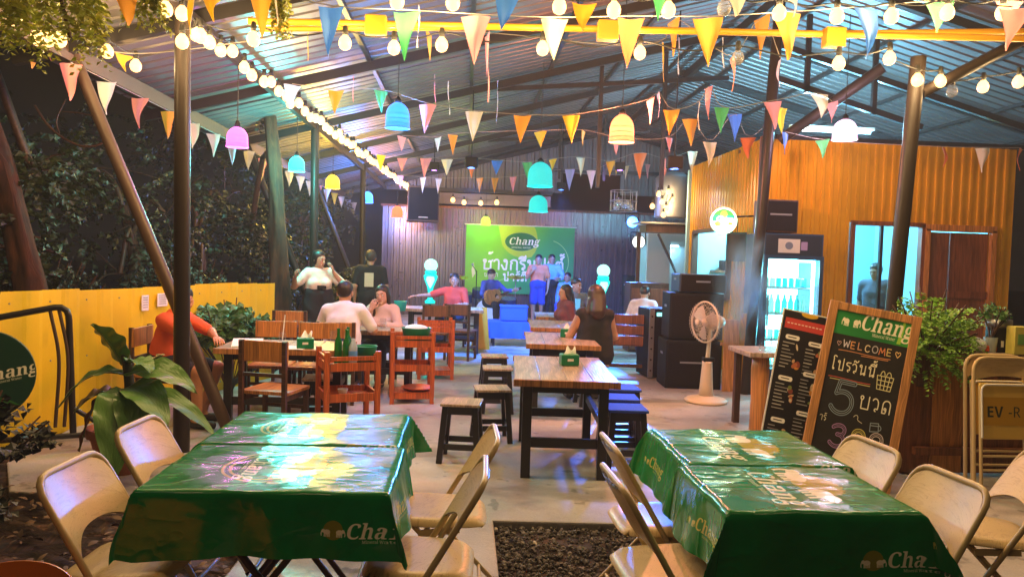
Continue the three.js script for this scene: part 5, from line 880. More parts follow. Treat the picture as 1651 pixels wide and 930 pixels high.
// blue clothed table, wet floor sign, drum kit, mic stands
{
  const p = onY(825, 556, 0), o = thing('blue_table', 'table under a blue cloth on the floor before the stage', 'table', p), bl = fabric(.03, .12, .6); part(o, 'tabletop', bx(.85, .03, .6, 0, .62, 0), M.woodBrown); for (const a of [-1, 1]) for (const e of [-1, 1]) part(o, 'leg', bx(.05, .62, .05, a * .36, .31, e * .24), M.blackSteel);
  part(o, 'cloth', merge([sheet(20, 8, (u, v) => V((u - .5) * .9, .64 - .42 * v, .32 + .02 * Math.sin(u * 22) * v)), sheet(12, 8, (u, v) => V((u - .5) * .9, .641, (v - .5) * .64)), sheet(14, 8, (u, v) => V(-.45 - .02 * Math.sin(u * 18) * v, .64 - .4 * v, (u - .5) * .64)), sheet(14, 8, (u, v) => V(.45 + .02 * Math.sin(u * 18) * v, .64 - .4 * v, (u - .5) * .64))]), bl);
  o.scale.y = .7; const b = thing('equipment_box', 'blue covered box standing on the blue table', 'box', p.clone().add(V(.02, .455, -.05))); b.scale.y = .85; part(b, 'box_body', bx(.5, .3, .4, 0, .15, 0, .03), bl); part(b, 'lid', bx(.52, .05, .42, 0, .31, 0, .015), bl);
  const q = onY(774, 562, 0), w = thing('wet_floor_sign', 'yellow folding wet floor sign standing on the blue lit floor', 'floor sign', q); for (const s of [-1, 1]) part(w, 'sign_panel', at(new THREE.ExtrudeGeometry(new THREE.Shape([[-.16, 0], [.16, 0], [.1, .74], [-.1, .74]].map((a) => new THREE.Vector2(...a))), { depth: .02, bevelEnabled: false }), 0, 0, s * .13 - .01, -s * .16), M.yellowPipe); part(w, 'symbol', at(new THREE.ConeGeometry(.07, .12, 3), 0, .5, .08).scale(1, 1, .1), M.black);
  const dk = thing('drum_kit', 'drum kit in shadow in front of the green banner', 'drums', [.55, 0, -18.9]), shell = mat(.04, .05, .12, .25, { metalness: .3 }); part(dk, 'bass_drum', at(new THREE.CylinderGeometry(.28, .28, .4, 32), 0, .3, 0, Math.PI / 2), shell); part(dk, 'bass_head', at(new THREE.CylinderGeometry(.27, .27, .01, 32), 0, .3, .206, Math.PI / 2), M.white); for (const [x, y, z, r] of [[-.22, .72, 0, .16], [.2, .72, 0, .17], [.55, .5, .15, .2], [-.55, .6, .2, .18]]) { part(dk, 'tom', at(new THREE.CylinderGeometry(r, r, .22, 28), x, y, z, .25), shell); part(dk, 'tom_stand', rod(V(x, 0, z), V(x, y - .1, z), .014), M.galv); } for (const [x, y] of [[-.7, 1.1], [.72, 1.15]]) { part(dk, 'cymbal', at(lathe([[0, .03], [.03, .028], [.05, .01], [.22, -.01], [.22, -.013], [0, .02]], 32), x, y, 0, .2), mat(.6, .45, .15, .25, { metalness: 1 })); part(dk, 'cymbal_stand', rod(V(x, 0, 0), V(x, y, 0), .012), M.galv); }
  for (const [x, z, l] of [[1.9, 18.0, 'microphone stand before the singer'], [.25, 17.4, 'microphone stand by the guitarist']]) { const m = thing('microphone_stand', l, 'microphone stand', [x, 0, -z]); part(m, 'foot', lathe([[0, 0], [.14, 0], [.13, .02], [0, .03]], 20), M.black); part(m, 'pole', rod(V(0, .02, 0), V(0, 1.3, 0), .011), M.black); part(m, 'boom', rod(V(0, 1.28, 0), V(-.1, 1.42, -.12), .008), M.black); part(m, 'microphone', at(new THREE.SphereGeometry(.028, 14, 10), -.1, 1.44, -.13), M.galv); }
}
// ---------- small things on the tables ----------
const tissueBox = (label, x, y, z, turn) => { const o = thing('tissue_box', label, 'tissue box', [x, y, -z], turn); part(o, 'holder', bx(.15, .095, .11, 0, .0475, 0, .012), M.greenPlastic); part(o, 'tissue', sheet(8, 6, (u, v) => V((u - .5) * .1 * (1 - .2 * v) + .02 * v, .09 + .05 * v + .02 * Math.sin(u * 9) * v, .02 * Math.sin(u * 7 + v * 3) - .03 * v)), M.paper); part(o, 'print_patch', bx(.05, .02, .003, 0, .05, .0555), M.white); return o; };
tissueBox('green tissue box on the nearest aisle table', .87, .741, 6.06, .1);
tissueBox('green tissue box on the second aisle table by the woman in black', 1.16, .741, 8.3, -.2);
tissueBox('green tissue box on the left dark table among papers', -1.42, .741, 6.75, .2);
{ const p = V(-1.0, .62, -6.5), bt = lathe([[0, 0], [.031, 0], [.034, .012], [.034, .17], [.028, .205], [.014, .235], [.013, .29], [.015, .292], [.015, .305], [0, .305]], 20);
  [[-.08, .04, 'left green glass bottle on the nearest orange stand'], [.0, .1, 'right green glass bottle on the nearest orange stand'], [-.02, -.1, 'rear green glass bottle on the nearest orange stand']].forEach(([x, z, l]) => part(thing('green_bottle', l, 'bottle', [p.x + x, .622 + .03, p.z + z]), 'glass_body', bt, M.bottle));
  const ib = lathe([[0, 0], [.08, 0], [.1, .14], [.106, .145], [.1, .15], [.094, .14], [.075, .01], [0, .01]], 24);
  const a = thing('ice_bucket', 'green plastic ice bucket beside the bottles on the nearest orange stand', 'bucket', [p.x + .14, .652, p.z - .06]); part(a, 'bucket_body', ib, M.greenPlastic);
  const w = thing('water_bottle', 'clear water bottle between green bottles and bucket on the orange stand', 'bottle', [p.x + .06, .652, p.z + .12]); part(w, 'bottle_body', lathe([[0, 0], [.035, 0], [.037, .16], [.015, .21], [.015, .23], [0, .23]], 20), mat(.75, .85, .95, .1, { transmission: .6, thickness: 0 })); part(w, 'label_band', at(new THREE.CylinderGeometry(.0375, .0375, .05, 20, 1, true), 0, .1, 0), mat(.1, .3, .8, .5));
  const b = thing('ice_bucket', 'wide green ice bucket with white ice on the second orange stand', 'bucket', [-.53, .652, -8.25]); part(b, 'bucket_body', at(lathe([[0, 0], [.13, 0], [.16, .15], [.168, .155], [.16, .16], [.15, .15], [.12, .01], [0, .01]], 28), 0, 0, 0), M.greenPlastic); part(b, 'ice', at(new THREE.SphereGeometry(.13, 16, 8), 0, .14, 0).scale(1, 1, 1), M.white).scale.set(1, .35, 1).valueOf; b.children[1].position.y = .1;
  const e = thing('ice_bucket', 'small turquoise ice tub on the dark table in front of the left lantern', 'bucket', [-1.0, .745, -11.6]); part(e, 'bucket_body', ib, mat(.02, .4, .36, .35));
  const d = thing('plate', 'red orange plastic plate on the low shelf of the second orange stand', 'plate', [-.5, .12, -8.25]); part(d, 'dish', lathe([[0, 0], [.1, 0], [.18, .03], [.18, .036], [.1, .01], [0, .01]], 28), mat(.85, .16, .03, .3));
  const c = thing('cup', 'small white cup on the low shelf of the nearest orange stand', 'cup', [-1.02, .4, -6.38]); part(c, 'cup_body', lathe([[0, 0], [.03, 0], [.045, .05], [.04, .05], [.028, .006], [0, .006]], 18), M.white);
  const m = thing('menu_book', 'folded white menu paper lying on the left dark table', 'menu', [-1.95, .742, -6.82], .2); part(m, 'page', bx(.26, .004, .2, 0, .002, 0), M.paper); part(m, 'cover', at(bx(.26, .006, .2, 0, 0, 0), 0, .03, .0, .25), M.paper);
  const n = thing('paper_sheet', 'white paper mats in front of the tissue box at left', 'paper', [-1.58, .742, -6.76], -.1); part(n, 'sheet_of_paper', bx(.34, .003, .24, 0, .0015, 0), M.paper);
  const tb = thing('straw_cup', 'white drinking straw cup standing behind the tissue box at left', 'cup', [-1.72, .742, -7.15]); part(tb, 'cup_body', lathe([[0, 0], [.03, 0], [.038, .1], [.035, .1], [.027, .006], [0, .006]], 18), M.glass); part(tb, 'straw', rod(V(0, .02, 0), V(.02, .26, 0), .005), M.white);
  [[-1.1, 7.1], [-1.25, 7.2], [-.95, 8.75], [-1.2, 8.72]].forEach(([x, z], i) => part(thing('drinking_glass', ['clear glass right of the tissue box at left', 'clear glass behind the tissue box at left', 'clear glass before the woman facing us', 'clear glass at the elbow of the man in white'][i], 'glass', [x, .742, -z]), 'glass_body', lathe([[0, 0], [.03, 0], [.036, .12], [.033, .12], [.028, .008], [0, .008]], 18), M.glass)); }
// orange plastic chair at the very front left, only the top of its back in view
{ const o = thing('plastic_chair', 'orange plastic chair with rounded back at the bottom left corner', 'chair', (() => { const p = onY(38, 904, .71); return [p.x, 0, p.z + .26]; })(), 0), m = mat(.75, .2, .02, .35);
  part(o, 'backrest', sheet(20, 12, (u, v) => { const s = u * 2 - 1, top = .71 - .12 * s * s * s * s - .05 * s * s; return V(s * .23, .42 + (top - .42) * v, -.2 + .07 * s * s - .06 * v); }, .012), m);
  part(o, 'seat', sheet(14, 14, (u, v) => { const a = u * 2 - 1, b = v * 2 - 1; return V(-a * .21 * (1 - .1 * b * b), .41 + .02 * a * a - .02 * Math.max(0, b) ** 3, b * .2); }, .012), m);
  for (const a of [-1, 1]) for (const e of [-1, 1]) part(o, 'leg', bar(V(a * .22, 0, e * .2), V(a * .18, .41, e * .16), .035, .035, V(1, 0, 0)), m); }
// ---------- drifting mist between the fan and the fridge ----------
{
  const a = tex(128, (u, v) => { const e = sm(0, .35, u) * sm(0, .35, 1 - u) * sm(0, .3, v) * sm(0, .3, 1 - v); return e * e * (.06 + .16 * sm(.25, .8, fbm(u, v, 3, 3, 3, 171))); });
  const m = mat(.3, .62, .95, 1, { alphaMap: a, transparent: true, depthWrite: false, specularIntensity: 0 }), R = rng(55), L = [];  // blue light from the fridge side is put into the mist colour
  for (let k = 0; k < 20; k++) { const t = k / 19, yaw = R() * 3.1, c = V(3.2 + .42 * t + .14 * (R() - .5), .8 + .75 * R() + .3 * t, -8.75 - .3 * R()); L.push(sheet(8, 8, (u, v) => { const x = (u - .5) * (.62 + .3 * R() * 0), y = (v - .5) * (1.0); return V(c.x + x * Math.cos(yaw) + .1 * Math.sin(v * 4 + k), c.y + y, c.z + x * Math.sin(yaw) + .06 * Math.sin(u * 5 + k)); })); }
  const o = part(scene, 'mist', merge(L), m); o.castShadow = false; o.userData = { kind: 'stuff', label: 'pale mist, tinted blue as if lit, drifting between the pedestal fan and the fridge', category: 'mist' };
}
// ---------- plants ----------
const leafMat = (r, g, b, rough = .55) => mat(r, g, b, rough, { vertexColors: true, transmission: .25, thickness: 0 });
function leafCloud(n, place, seed, o = {}) { // many small folded leaves; place(R) -> {p, d, s}
  const R = rng(seed), pos = [], nor = [], col = [], a = V(), b = V(), c = V();
  for (let i = 0; i < n; i++) {
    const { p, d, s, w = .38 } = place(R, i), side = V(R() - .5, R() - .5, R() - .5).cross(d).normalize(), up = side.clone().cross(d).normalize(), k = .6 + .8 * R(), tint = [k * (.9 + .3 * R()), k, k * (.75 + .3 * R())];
    const base = p, mid = p.clone().addScaledVector(d, s * .5).addScaledVector(up, s * .08), tip = p.clone().addScaledVector(d, s).addScaledVector(up, -s * .1 * (o.droop ?? 1)), l = mid.clone().addScaledVector(side, s * w).addScaledVector(up, s * .07), r = mid.clone().addScaledVector(side, -s * w).addScaledVector(up, s * .07);
    for (const [x, y, z] of [[base, mid, l], [l, mid, tip], [base, r, mid], [r, tip, mid]]) { a.subVectors(y, x); b.subVectors(z, x); c.crossVectors(a, b).normalize(); for (const q of [x, y, z]) { pos.push(q.x, q.y, q.z); nor.push(c.x, c.y, c.z); col.push(...tint); } }
  }
  const g = new THREE.BufferGeometry(); g.setAttribute('position', new THREE.Float32BufferAttribute(pos, 3)); g.setAttribute('normal', new THREE.Float32BufferAttribute(nor, 3)); g.setAttribute('color', new THREE.Float32BufferAttribute(col, 3)); return g;
}
const rdir = (R) => { const a = R() * 6.283, z = R() * 2 - 1, q = Math.sqrt(1 - z * z); return V(q * Math.cos(a), z, q * Math.sin(a)); };
// sprays: twigs set with leaflets in two rows
function sprays(twigs, per, size, seed, width) { const pts = []; twigs.forEach((t) => { for (let i = 0; i < per; i++) { const k = (i + .5) / per, p = t.a.clone().lerp(t.b, k).add(V(0, -(t.sag ?? .2) * t.a.distanceTo(t.b) * k * k, 0)), d = t.b.clone().sub(t.a).normalize(), s = d.clone().cross(V(0, 1, .2)).normalize().multiplyScalar(i % 2 ? 1 : -1); pts.push({ p, d: s.addScaledVector(d, .5).add(V(0, -.25, 0)).normalize(), s: size * (1 - .4 * k), w: width ?? .3 }); } }); return leafCloud(pts.length, (R, i) => ({ ...pts[i], p: pts[i].p.clone().add(V((R() - .5) * .02, (R() - .5) * .02, (R() - .5) * .02)) }), seed); }
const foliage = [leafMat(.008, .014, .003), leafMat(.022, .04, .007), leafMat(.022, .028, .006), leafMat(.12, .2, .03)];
function tree(name, label, trunk, r0, crowns, n, seed, m, size = .13, group) { // trunk: points; crowns: [centre, radii]
  const t = thing(name, label, 'tree', trunk[0], 0, group), o = trunk[0], R = rng(seed), c = new THREE.CatmullRomCurve3(trunk.map((p) => p.clone().sub(o))), L = [];
  const g = sheet(14, 26, (u, v) => { const p = c.getPoint(v), T = c.getTangent(v), a = u * 6.2832, e1 = T.clone().cross(V(0, 0, 1)).normalize(), e2 = T.clone().cross(e1), r = r0 * (1 - .55 * v) * (1 + .12 * Math.sin(a * 3 + v * 9) + .08 * Math.sin(a * 5 - v * 17) + (v < .08 ? .6 * (1 - v / .08) : 0)); return p.addScaledVector(e1, Math.cos(a) * r).addScaledVector(e2, Math.sin(a) * r); });
  part(t, 'trunk', boxUV(g, 1.5), mat(.26, .13, .07, .9, { map: tBark, bumpMap: tBark, bumpScale: .015 }));
  const tw = [];
  crowns.forEach(([cc, rr]) => { const k = cc.clone().sub(o); L.push(tube([c.getPoint(.6 + .38 * R()), c.getPoint(1).lerp(k, .5).add(V(.1, .15, 0)), k], r0 * .28, 10, 6)); for (let i = 0; i < n; i++) { const d = rdir(R), q = k.clone().add(V(d.x * rr.x, d.y * rr.y, d.z * rr.z).multiplyScalar(.35 + .65 * Math.sqrt(R()))), e = rdir(R).add(V(0, -.3, 0)).normalize(); tw.push({ a: q, b: q.clone().addScaledVector(e, size * 3.4), sag: .25 }); if (i % 9 === 0) L.push(tube([k, k.clone().lerp(q, .6).add(V(0, .06, 0)), q], r0 * .08, 6, 4)); } });
  part(t, 'limbs', merge(L), M.woodDark);
  part(t, 'crown', sprays(tw, 12, size, seed + 1), m);
  return t;
}
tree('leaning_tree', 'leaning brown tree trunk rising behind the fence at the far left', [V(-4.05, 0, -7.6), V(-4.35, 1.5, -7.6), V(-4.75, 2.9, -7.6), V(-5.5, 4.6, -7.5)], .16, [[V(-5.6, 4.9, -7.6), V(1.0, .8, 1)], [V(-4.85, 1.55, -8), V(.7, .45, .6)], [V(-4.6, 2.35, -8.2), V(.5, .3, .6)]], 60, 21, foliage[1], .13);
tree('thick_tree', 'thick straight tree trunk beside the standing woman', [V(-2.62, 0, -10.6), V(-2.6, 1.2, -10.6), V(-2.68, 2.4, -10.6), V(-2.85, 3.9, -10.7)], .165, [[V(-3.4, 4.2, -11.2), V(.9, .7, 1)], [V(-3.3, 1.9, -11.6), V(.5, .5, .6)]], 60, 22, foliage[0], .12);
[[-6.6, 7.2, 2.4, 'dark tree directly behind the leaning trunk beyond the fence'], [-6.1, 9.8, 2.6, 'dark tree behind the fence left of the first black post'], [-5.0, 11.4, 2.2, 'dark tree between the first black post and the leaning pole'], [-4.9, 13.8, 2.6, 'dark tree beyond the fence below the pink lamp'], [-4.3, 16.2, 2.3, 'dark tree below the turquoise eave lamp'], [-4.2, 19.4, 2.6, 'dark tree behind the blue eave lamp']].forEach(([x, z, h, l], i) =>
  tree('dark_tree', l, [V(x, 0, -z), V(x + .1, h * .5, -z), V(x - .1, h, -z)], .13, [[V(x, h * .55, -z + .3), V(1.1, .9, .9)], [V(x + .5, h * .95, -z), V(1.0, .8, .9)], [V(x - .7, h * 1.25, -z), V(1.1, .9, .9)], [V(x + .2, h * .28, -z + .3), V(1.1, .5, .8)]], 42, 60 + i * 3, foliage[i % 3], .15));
{ // bare twigs by the first post
  const t = thing('bare_branch', 'bare curved twigs against the dark left of the leaning pole', 'branch', [0, 0, 0]); const q = (a) => a.map(([x, y]) => onZ(x, y, 8)); part(t, 'branch', tube(q([[55, 170], [75, 200], [100, 222], [135, 236], [165, 230], [178, 212]]), .012, 30, 6), M.woodDark); part(t, 'twig', tube(q([[95, 215], [90, 195], [105, 160]]), .007, 16, 5), M.woodDark); part(t, 'twig', tube(q([[100, 180], [125, 182], [150, 187]]), .006, 12, 5), M.woodDark);
}
{ // leaf sprays hanging into the top left corner
  const t = thing('overhanging_branch', 'bright yellow green leaf sprays hanging into the top left corner', 'branch', [0, 0, 0]), R = rng(90), tw = [];
  const root = onZ(90, -60, 4.7); part(t, 'branch', tube([onZ(-60, -80, 4.7), root, onZ(170, -20, 4.6), onZ(250, -10, 4.7)], .02, 30, 6), M.woodDark); part(t, 'branch', tube([root, onZ(100, 10, 4.5), onZ(112, 60, 4.5)], .012, 16, 6), M.woodDark);
  for (let i = 0; i < 62; i++) { const px = -20 + 180 * R(), a = onZ(px, -50 + 60 * R(), 4.3 + .7 * R()), b = onZ(px + (R() - .5) * 70, 35 + 85 * R() * (px > 60 && px < 150 ? 1 : .7), 4.3 + .7 * R()); tw.push({ a, b: a.clone().lerp(b, .9), sag: .1 }); }
  for (let i = 0; i < 16; i++) { const a = onZ(185 + 100 * R(), -40 + 40 * R(), 4.7), b = onZ(190 + 90 * R(), 10 + 40 * R(), 4.7); tw.push({ a, b, sag: .1 }); }
  for (let i = 0; i < 14; i++) { const a = onZ(420 + 45 * R(), -30 + 20 * R(), 5.2), b = onZ(430 + 40 * R(), 20 + 40 * R(), 5.2); tw.push({ a, b, sag: .1 }); }
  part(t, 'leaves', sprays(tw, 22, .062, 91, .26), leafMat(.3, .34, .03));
}
function bush(name, label, c, rad, n, size, m, seed, o = {}) { const t = thing(name, label, 'plant', [c.x, o.y0 ?? 0, c.z]), R = rng(seed), st = [], tw = []; for (let i = 0; i < n; i++) { const d = rdir(R); d.y = Math.abs(d.y) * .9 - (o.hang ?? .1) * R(); const p = V(d.x * rad.x, c.y - (o.y0 ?? 0) + d.y * rad.y, d.z * rad.z).multiplyScalar(1); const q = V(0, Math.max(.0, c.y - (o.y0 ?? 0)) * .5, 0).lerp(p, .35 + .4 * R()); tw.push({ a: q, b: p, sag: o.sag ?? .2 }); if (i % 3 === 0) st.push(tube([V(0, 0, 0), q.clone().multiplyScalar(.6), p], .006, 8, 5)); } part(t, 'stems', merge(st), M.woodDark); part(t, 'leaves', sprays(tw, o.per ?? 14, size, seed + 1, o.w), m); return t; }
bush('shrub', 'dark leafy bush in the bottom left corner before the wheeled sign', V(-2.95, .42, -4.55), V(.5, .42, .45), 70, .1, foliage[0], 101, { w: .4 });
bush('shrub', 'low dark bush behind the nearest folding chair at left', V(-2.5, .3, -3.55), V(.4, .3, .35), 45, .09, foliage[0], 104, { w: .4 });
bush('fern_plant', 'bright feathery green fern spilling over the left end of the counter', V(3.72, 1.16, -5.75), V(.42, .46, .36), 260, .06, leafMat(.2, .42, .04), 107, { y0: .85, hang: 1.1, sag: .35, per: 18, w: .24 });
{ const t = thing('plant_pot', 'dark pot stand under the green fern beside the counter', 'pot', [3.6, 0, -5.72]); part(t, 'pot_body', at(lathe([[0, 0], [.11, 0], [.15, .22], [.16, .25], [.14, .25], [.13, .2], [0, .2]], 24), 0, .7, 0), M.woodDark); part(t, 'stand', lathe([[0, 0], [.13, 0], [.12, .04], [.05, .08], [.05, .66], [.11, .7], [0, .7]], 20), M.woodDark); }
bush('small_potted_plant', 'small leafy plant in a clear pot at the right end of the counter', V(4.22, 1.28, -5.7), V(.12, .14, .12), 22, .05, leafMat(.1, .25, .08), 113, { y0: 1.06, w: .35, per: 8 });
{ const t = thing('glass_pot', 'clear glass pot holding the small plant on the counter', 'pot', [4.22, .978, -5.7]); part(t, 'pot_body', lathe([[0, 0], [.04, 0], [.05, .12], [.045, .12], [.035, .01], [0, .01]], 20), mat(.5, .6, .65, .2)); }
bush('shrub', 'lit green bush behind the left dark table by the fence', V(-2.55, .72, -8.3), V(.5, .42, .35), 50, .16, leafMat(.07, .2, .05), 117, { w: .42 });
bush('shrub', 'leafy bush behind the standing woman at left', V(-1.9, 1.0, -12.6), V(.5, .55, .4), 60, .1, foliage[2], 121);
bush('shrub', 'leafy bush on the fence line left of the first black post', V(-4.6, 1.15, -8.3), V(.7, .4, .4), 60, .12, foliage[2], 124);
bush('shrub', 'leafy bush on the fence line right of the first black post', V(-3.6, 1.2, -9.7), V(.6, .45, .4), 60, .12, foliage[2], 127);
bush('shrub', 'green leaves at the fence foot of the leaning tree', V(-4.75, 1.1, -6.6), V(.55, .65, .4), 70, .11, leafMat(.06, .16, .02), 131);
// large leaved potted plant
{
  const o = thing('potted_plant', 'large leaved plant in a clay pot before the yellow fence', 'potted plant', [-2.42, -.02, -5.42]);
  part(o, 'clay_pot', lathe([[0, 0], [.13, 0], [.2, .27], [.225, .28], [.23, .34], [.21, .345], [.2, .3], [0, .29]], 32), M.terracotta); part(o, 'soil', at(new THREE.CircleGeometry(.2, 24), 0, .305, 0, -Math.PI / 2), M.soil);
  part(o, 'stem', tube([V(.02, .28, 0), V(.05, .6, 0), V(.02, .85, .0), V(-.02, .95, 0)], .032, 20, 10), mat(.035, .05, .02, .6)); part(o, 'stem', tube([V(-.03, .28, .03), V(-.08, .5, .05), V(-.05, .62, .05)], .012, 12, 6), mat(.2, .14, .06, .8));
  const green = mat(.1, .23, .045, .32, { transmission: .2, thickness: 0, bumpMap: tFine, bumpScale: .003 }), old = mat(.16, .13, .03, .5, { transmission: .2, thickness: 0 }), dry = mat(.14, .06, .025, .8);
  const leaf = (name, b, dir, len, wid, droop, m, roll = 0) => { // b base point, dir heading (x right, z to us)
    const d = V(...dir).normalize(), side = d.clone().cross(V(0, 1, 0)).normalize().applyAxisAngle(d, roll), up = side.clone().cross(d).normalize(), pt = (v) => V(...b).addScaledVector(d, len * v * (1 - .25 * droop * v)).add(V(0, -droop * len * v * v * .9, 0));
    const g = sheet(12, 22, (u, v) => { const s = u * 2 - 1, w = wid * Math.pow(Math.sin(Math.PI * Math.min(1, .06 + v * .94)), .75) * (1 - .25 * v), p = pt(v); return p.addScaledVector(side, s * w).addScaledVector(up, Math.abs(s) * w * .28 + .012 * Math.sin(v * 22 + s * 2) * Math.abs(s)); });
    const L = part(o, name, g, m); part(L, 'midrib', tube([0, .3, .6, .97].map((v) => pt(v).addScaledVector(up, -.004)), .006, 12, 5), mat(.16, .24, .08, .5)); return L;
  };
  const c = [.02, .72, 0];
  leaf('leaf', [.0, .78, .0], [-.35, .9, .25], .48, .15, .25, green, .4); leaf('leaf', [.05, .8, .02], [.5, .25, .35], .35, .1, .5, green); leaf('leaf', c, [-1, .28, .2], .55, .08, .75, green, -.3);
  leaf('leaf', [0, .6, .03], [-.9, .2, .5], .34, .1, .6, old); leaf('leaf', c, [1, .35, .35], .72, .13, .45, green, .5); leaf('leaf', [.04, .62, .05], [.9, .25, .6], .6, .15, .6, green, .3); leaf('leaf', [.05, .6, .05], [1, .1, .1], .78, .09, .55, green, .5);
  leaf('leaf', [.05, .62, .08], [.25, -.2, 1], .5, .17, 1.1, green); leaf('leaf', [.08, .62, .05], [.6, -.1, .8], .5, .16, 1.05, green, .3); leaf('dry_leaf', [-.1, .6, .06], [-.3, -.5, .3], .3, .035, .8, dry); leaf('pale_leaf', [.1, .72, -.05], [.7, .9, 0], .3, .06, .3, mat(.5, .42, .2, .5, { transmission: .2, thickness: 0 }));
}
// ---------- people ----------
// smooth union of tapered limbs and rounded masses on a grid, meshed with surface nets
function skin(prims, cell, k0 = .025) {
  const lo = V(1e9, 1e9, 1e9), hi = V(-1e9, -1e9, -1e9), pad = cell * 3 + .01;
  for (const p of prims) if (!p.cut) for (const [c, r] of p.e ? [[p.c, Math.max(...p.e)]] : [[p.a, p.ra], [p.b, p.rb]]) { lo.min(c.clone().subScalar(r + pad)); hi.max(c.clone().addScalar(r + pad)); }
  const n = [0, 1, 2].map((i) => Math.ceil((hi.getComponent(i) - lo.getComponent(i)) / cell) + 1), [nx, ny, nz] = n, F = new Float32Array(nx * ny * nz).fill(.2), sx = 1, sy = nx, sz = nx * ny;
  for (const p of prims) {
    const k = p.k ?? k0, R = p.e ? Math.max(...p.e) : Math.max(p.ra, p.rb), m = R + k * 2 + cell * 2, A = p.e ? p.c : p.a, B = p.e ? p.c : p.b, i0 = [], i1 = [];
    for (let i = 0; i < 3; i++) { const a = A.getComponent(i), b = B.getComponent(i), l = lo.getComponent(i); i0[i] = Math.max(0, Math.floor((Math.min(a, b) - m - l) / cell)); i1[i] = Math.min(n[i] - 1, Math.ceil((Math.max(a, b) + m - l) / cell)); }
    const bx = B.x - A.x, by = B.y - A.y, bz = B.z - A.z, bb = bx * bx + by * by + bz * bz || 1, q = p.q ? p.q.clone().invert() : null, t3 = V();
    for (let z = i0[2]; z <= i1[2]; z++) for (let y = i0[1]; y <= i1[1]; y++) for (let x = i0[0]; x <= i1[0]; x++) {
      const X = lo.x + x * cell - A.x, Y = lo.y + y * cell - A.y, Z = lo.z + z * cell - A.z; let d;
      if (p.e) { t3.set(X, Y, Z); if (q) t3.applyQuaternion(q); const a = t3.x / p.e[0], b = t3.y / p.e[1], c = t3.z / p.e[2], l = Math.sqrt(a * a + b * b + c * c), l2 = Math.sqrt((a / p.e[0]) ** 2 + (b / p.e[1]) ** 2 + (c / p.e[2]) ** 2); d = l2 > 1e-9 ? l * (l - 1) / l2 : -Math.min(...p.e); } else { const t = Math.max(0, Math.min(1, (X * bx + Y * by + Z * bz) / bb)); d = Math.hypot(X - t * bx, Y - t * by, Z - t * bz) - (p.ra + (p.rb - p.ra) * t); }
      const i = x + y * sy + z * sz, f = F[i];
      if (p.cut) { const h = Math.max(0, k - Math.abs(-d - f)) / k; F[i] = Math.max(f, -d) + h * h * k * .25; } else { const h = Math.max(0, k - Math.abs(d - f)) / k; F[i] = Math.min(f, d) - h * h * k * .25; }
    }
  }
  const id = new Int32Array(nx * ny * nz).fill(-1), pos = [], idx = [];
  for (let z = 0; z < nz - 1; z++) for (let y = 0; y < ny - 1; y++) for (let x = 0; x < nx - 1; x++) {
    const b = x + y * sy + z * sz; let s = 0, px = 0, py = 0, pz = 0, inside = 0;
    for (let c = 0; c < 8; c++) if (F[b + (c & 1) + (c >> 1 & 1) * sy + (c >> 2) * sz] < 0) inside++;
    if (!inside || inside === 8) continue;
    for (let a = 0; a < 3; a++) for (let c = 0; c < 4; c++) { const u = [[0, 0], [1, 0], [0, 1], [1, 1]][c], o = [0, 0, 0]; o[(a + 1) % 3] = u[0]; o[(a + 2) % 3] = u[1]; const i0 = b + o[0] + o[1] * sy + o[2] * sz, f0 = F[i0], f1 = F[i0 + [sx, sy, sz][a]]; if (f0 < 0 !== f1 < 0) { const t = f0 / (f0 - f1); o[a] = t; px += o[0]; py += o[1]; pz += o[2]; s++; } }
    id[b] = pos.length / 3; pos.push(lo.x + (x + px / s) * cell, lo.y + (y + py / s) * cell, lo.z + (z + pz / s) * cell);
  }
  for (let z = 1; z < nz - 1; z++) for (let y = 1; y < ny - 1; y++) for (let x = 1; x < nx - 1; x++) {
    const b = x + y * sy + z * sz, f = F[b] < 0;
    for (const [s, u, v] of [[sx, sy, sz], [sy, sz, sx], [sz, sx, sy]]) if (f !== F[b + s] < 0) { const q = [id[b - u - v], id[b - v], id[b], id[b - u]]; if (q.some((e) => e < 0)) continue; f ? idx.push(q[0], q[1], q[2], q[0], q[2], q[3]) : idx.push(q[0], q[2], q[1], q[0], q[3], q[2]); }
  }
  const g = new THREE.BufferGeometry(); g.setAttribute('position', new THREE.Float32BufferAttribute(pos, 3)); g.setIndex(idx); g.computeVertexNormals(); return g;
}
const cap = (a, b, ra, rb = ra, k) => ({ a, b, ra, rb, k }), ell = (c, e, q, k) => ({ c, e, q, k });
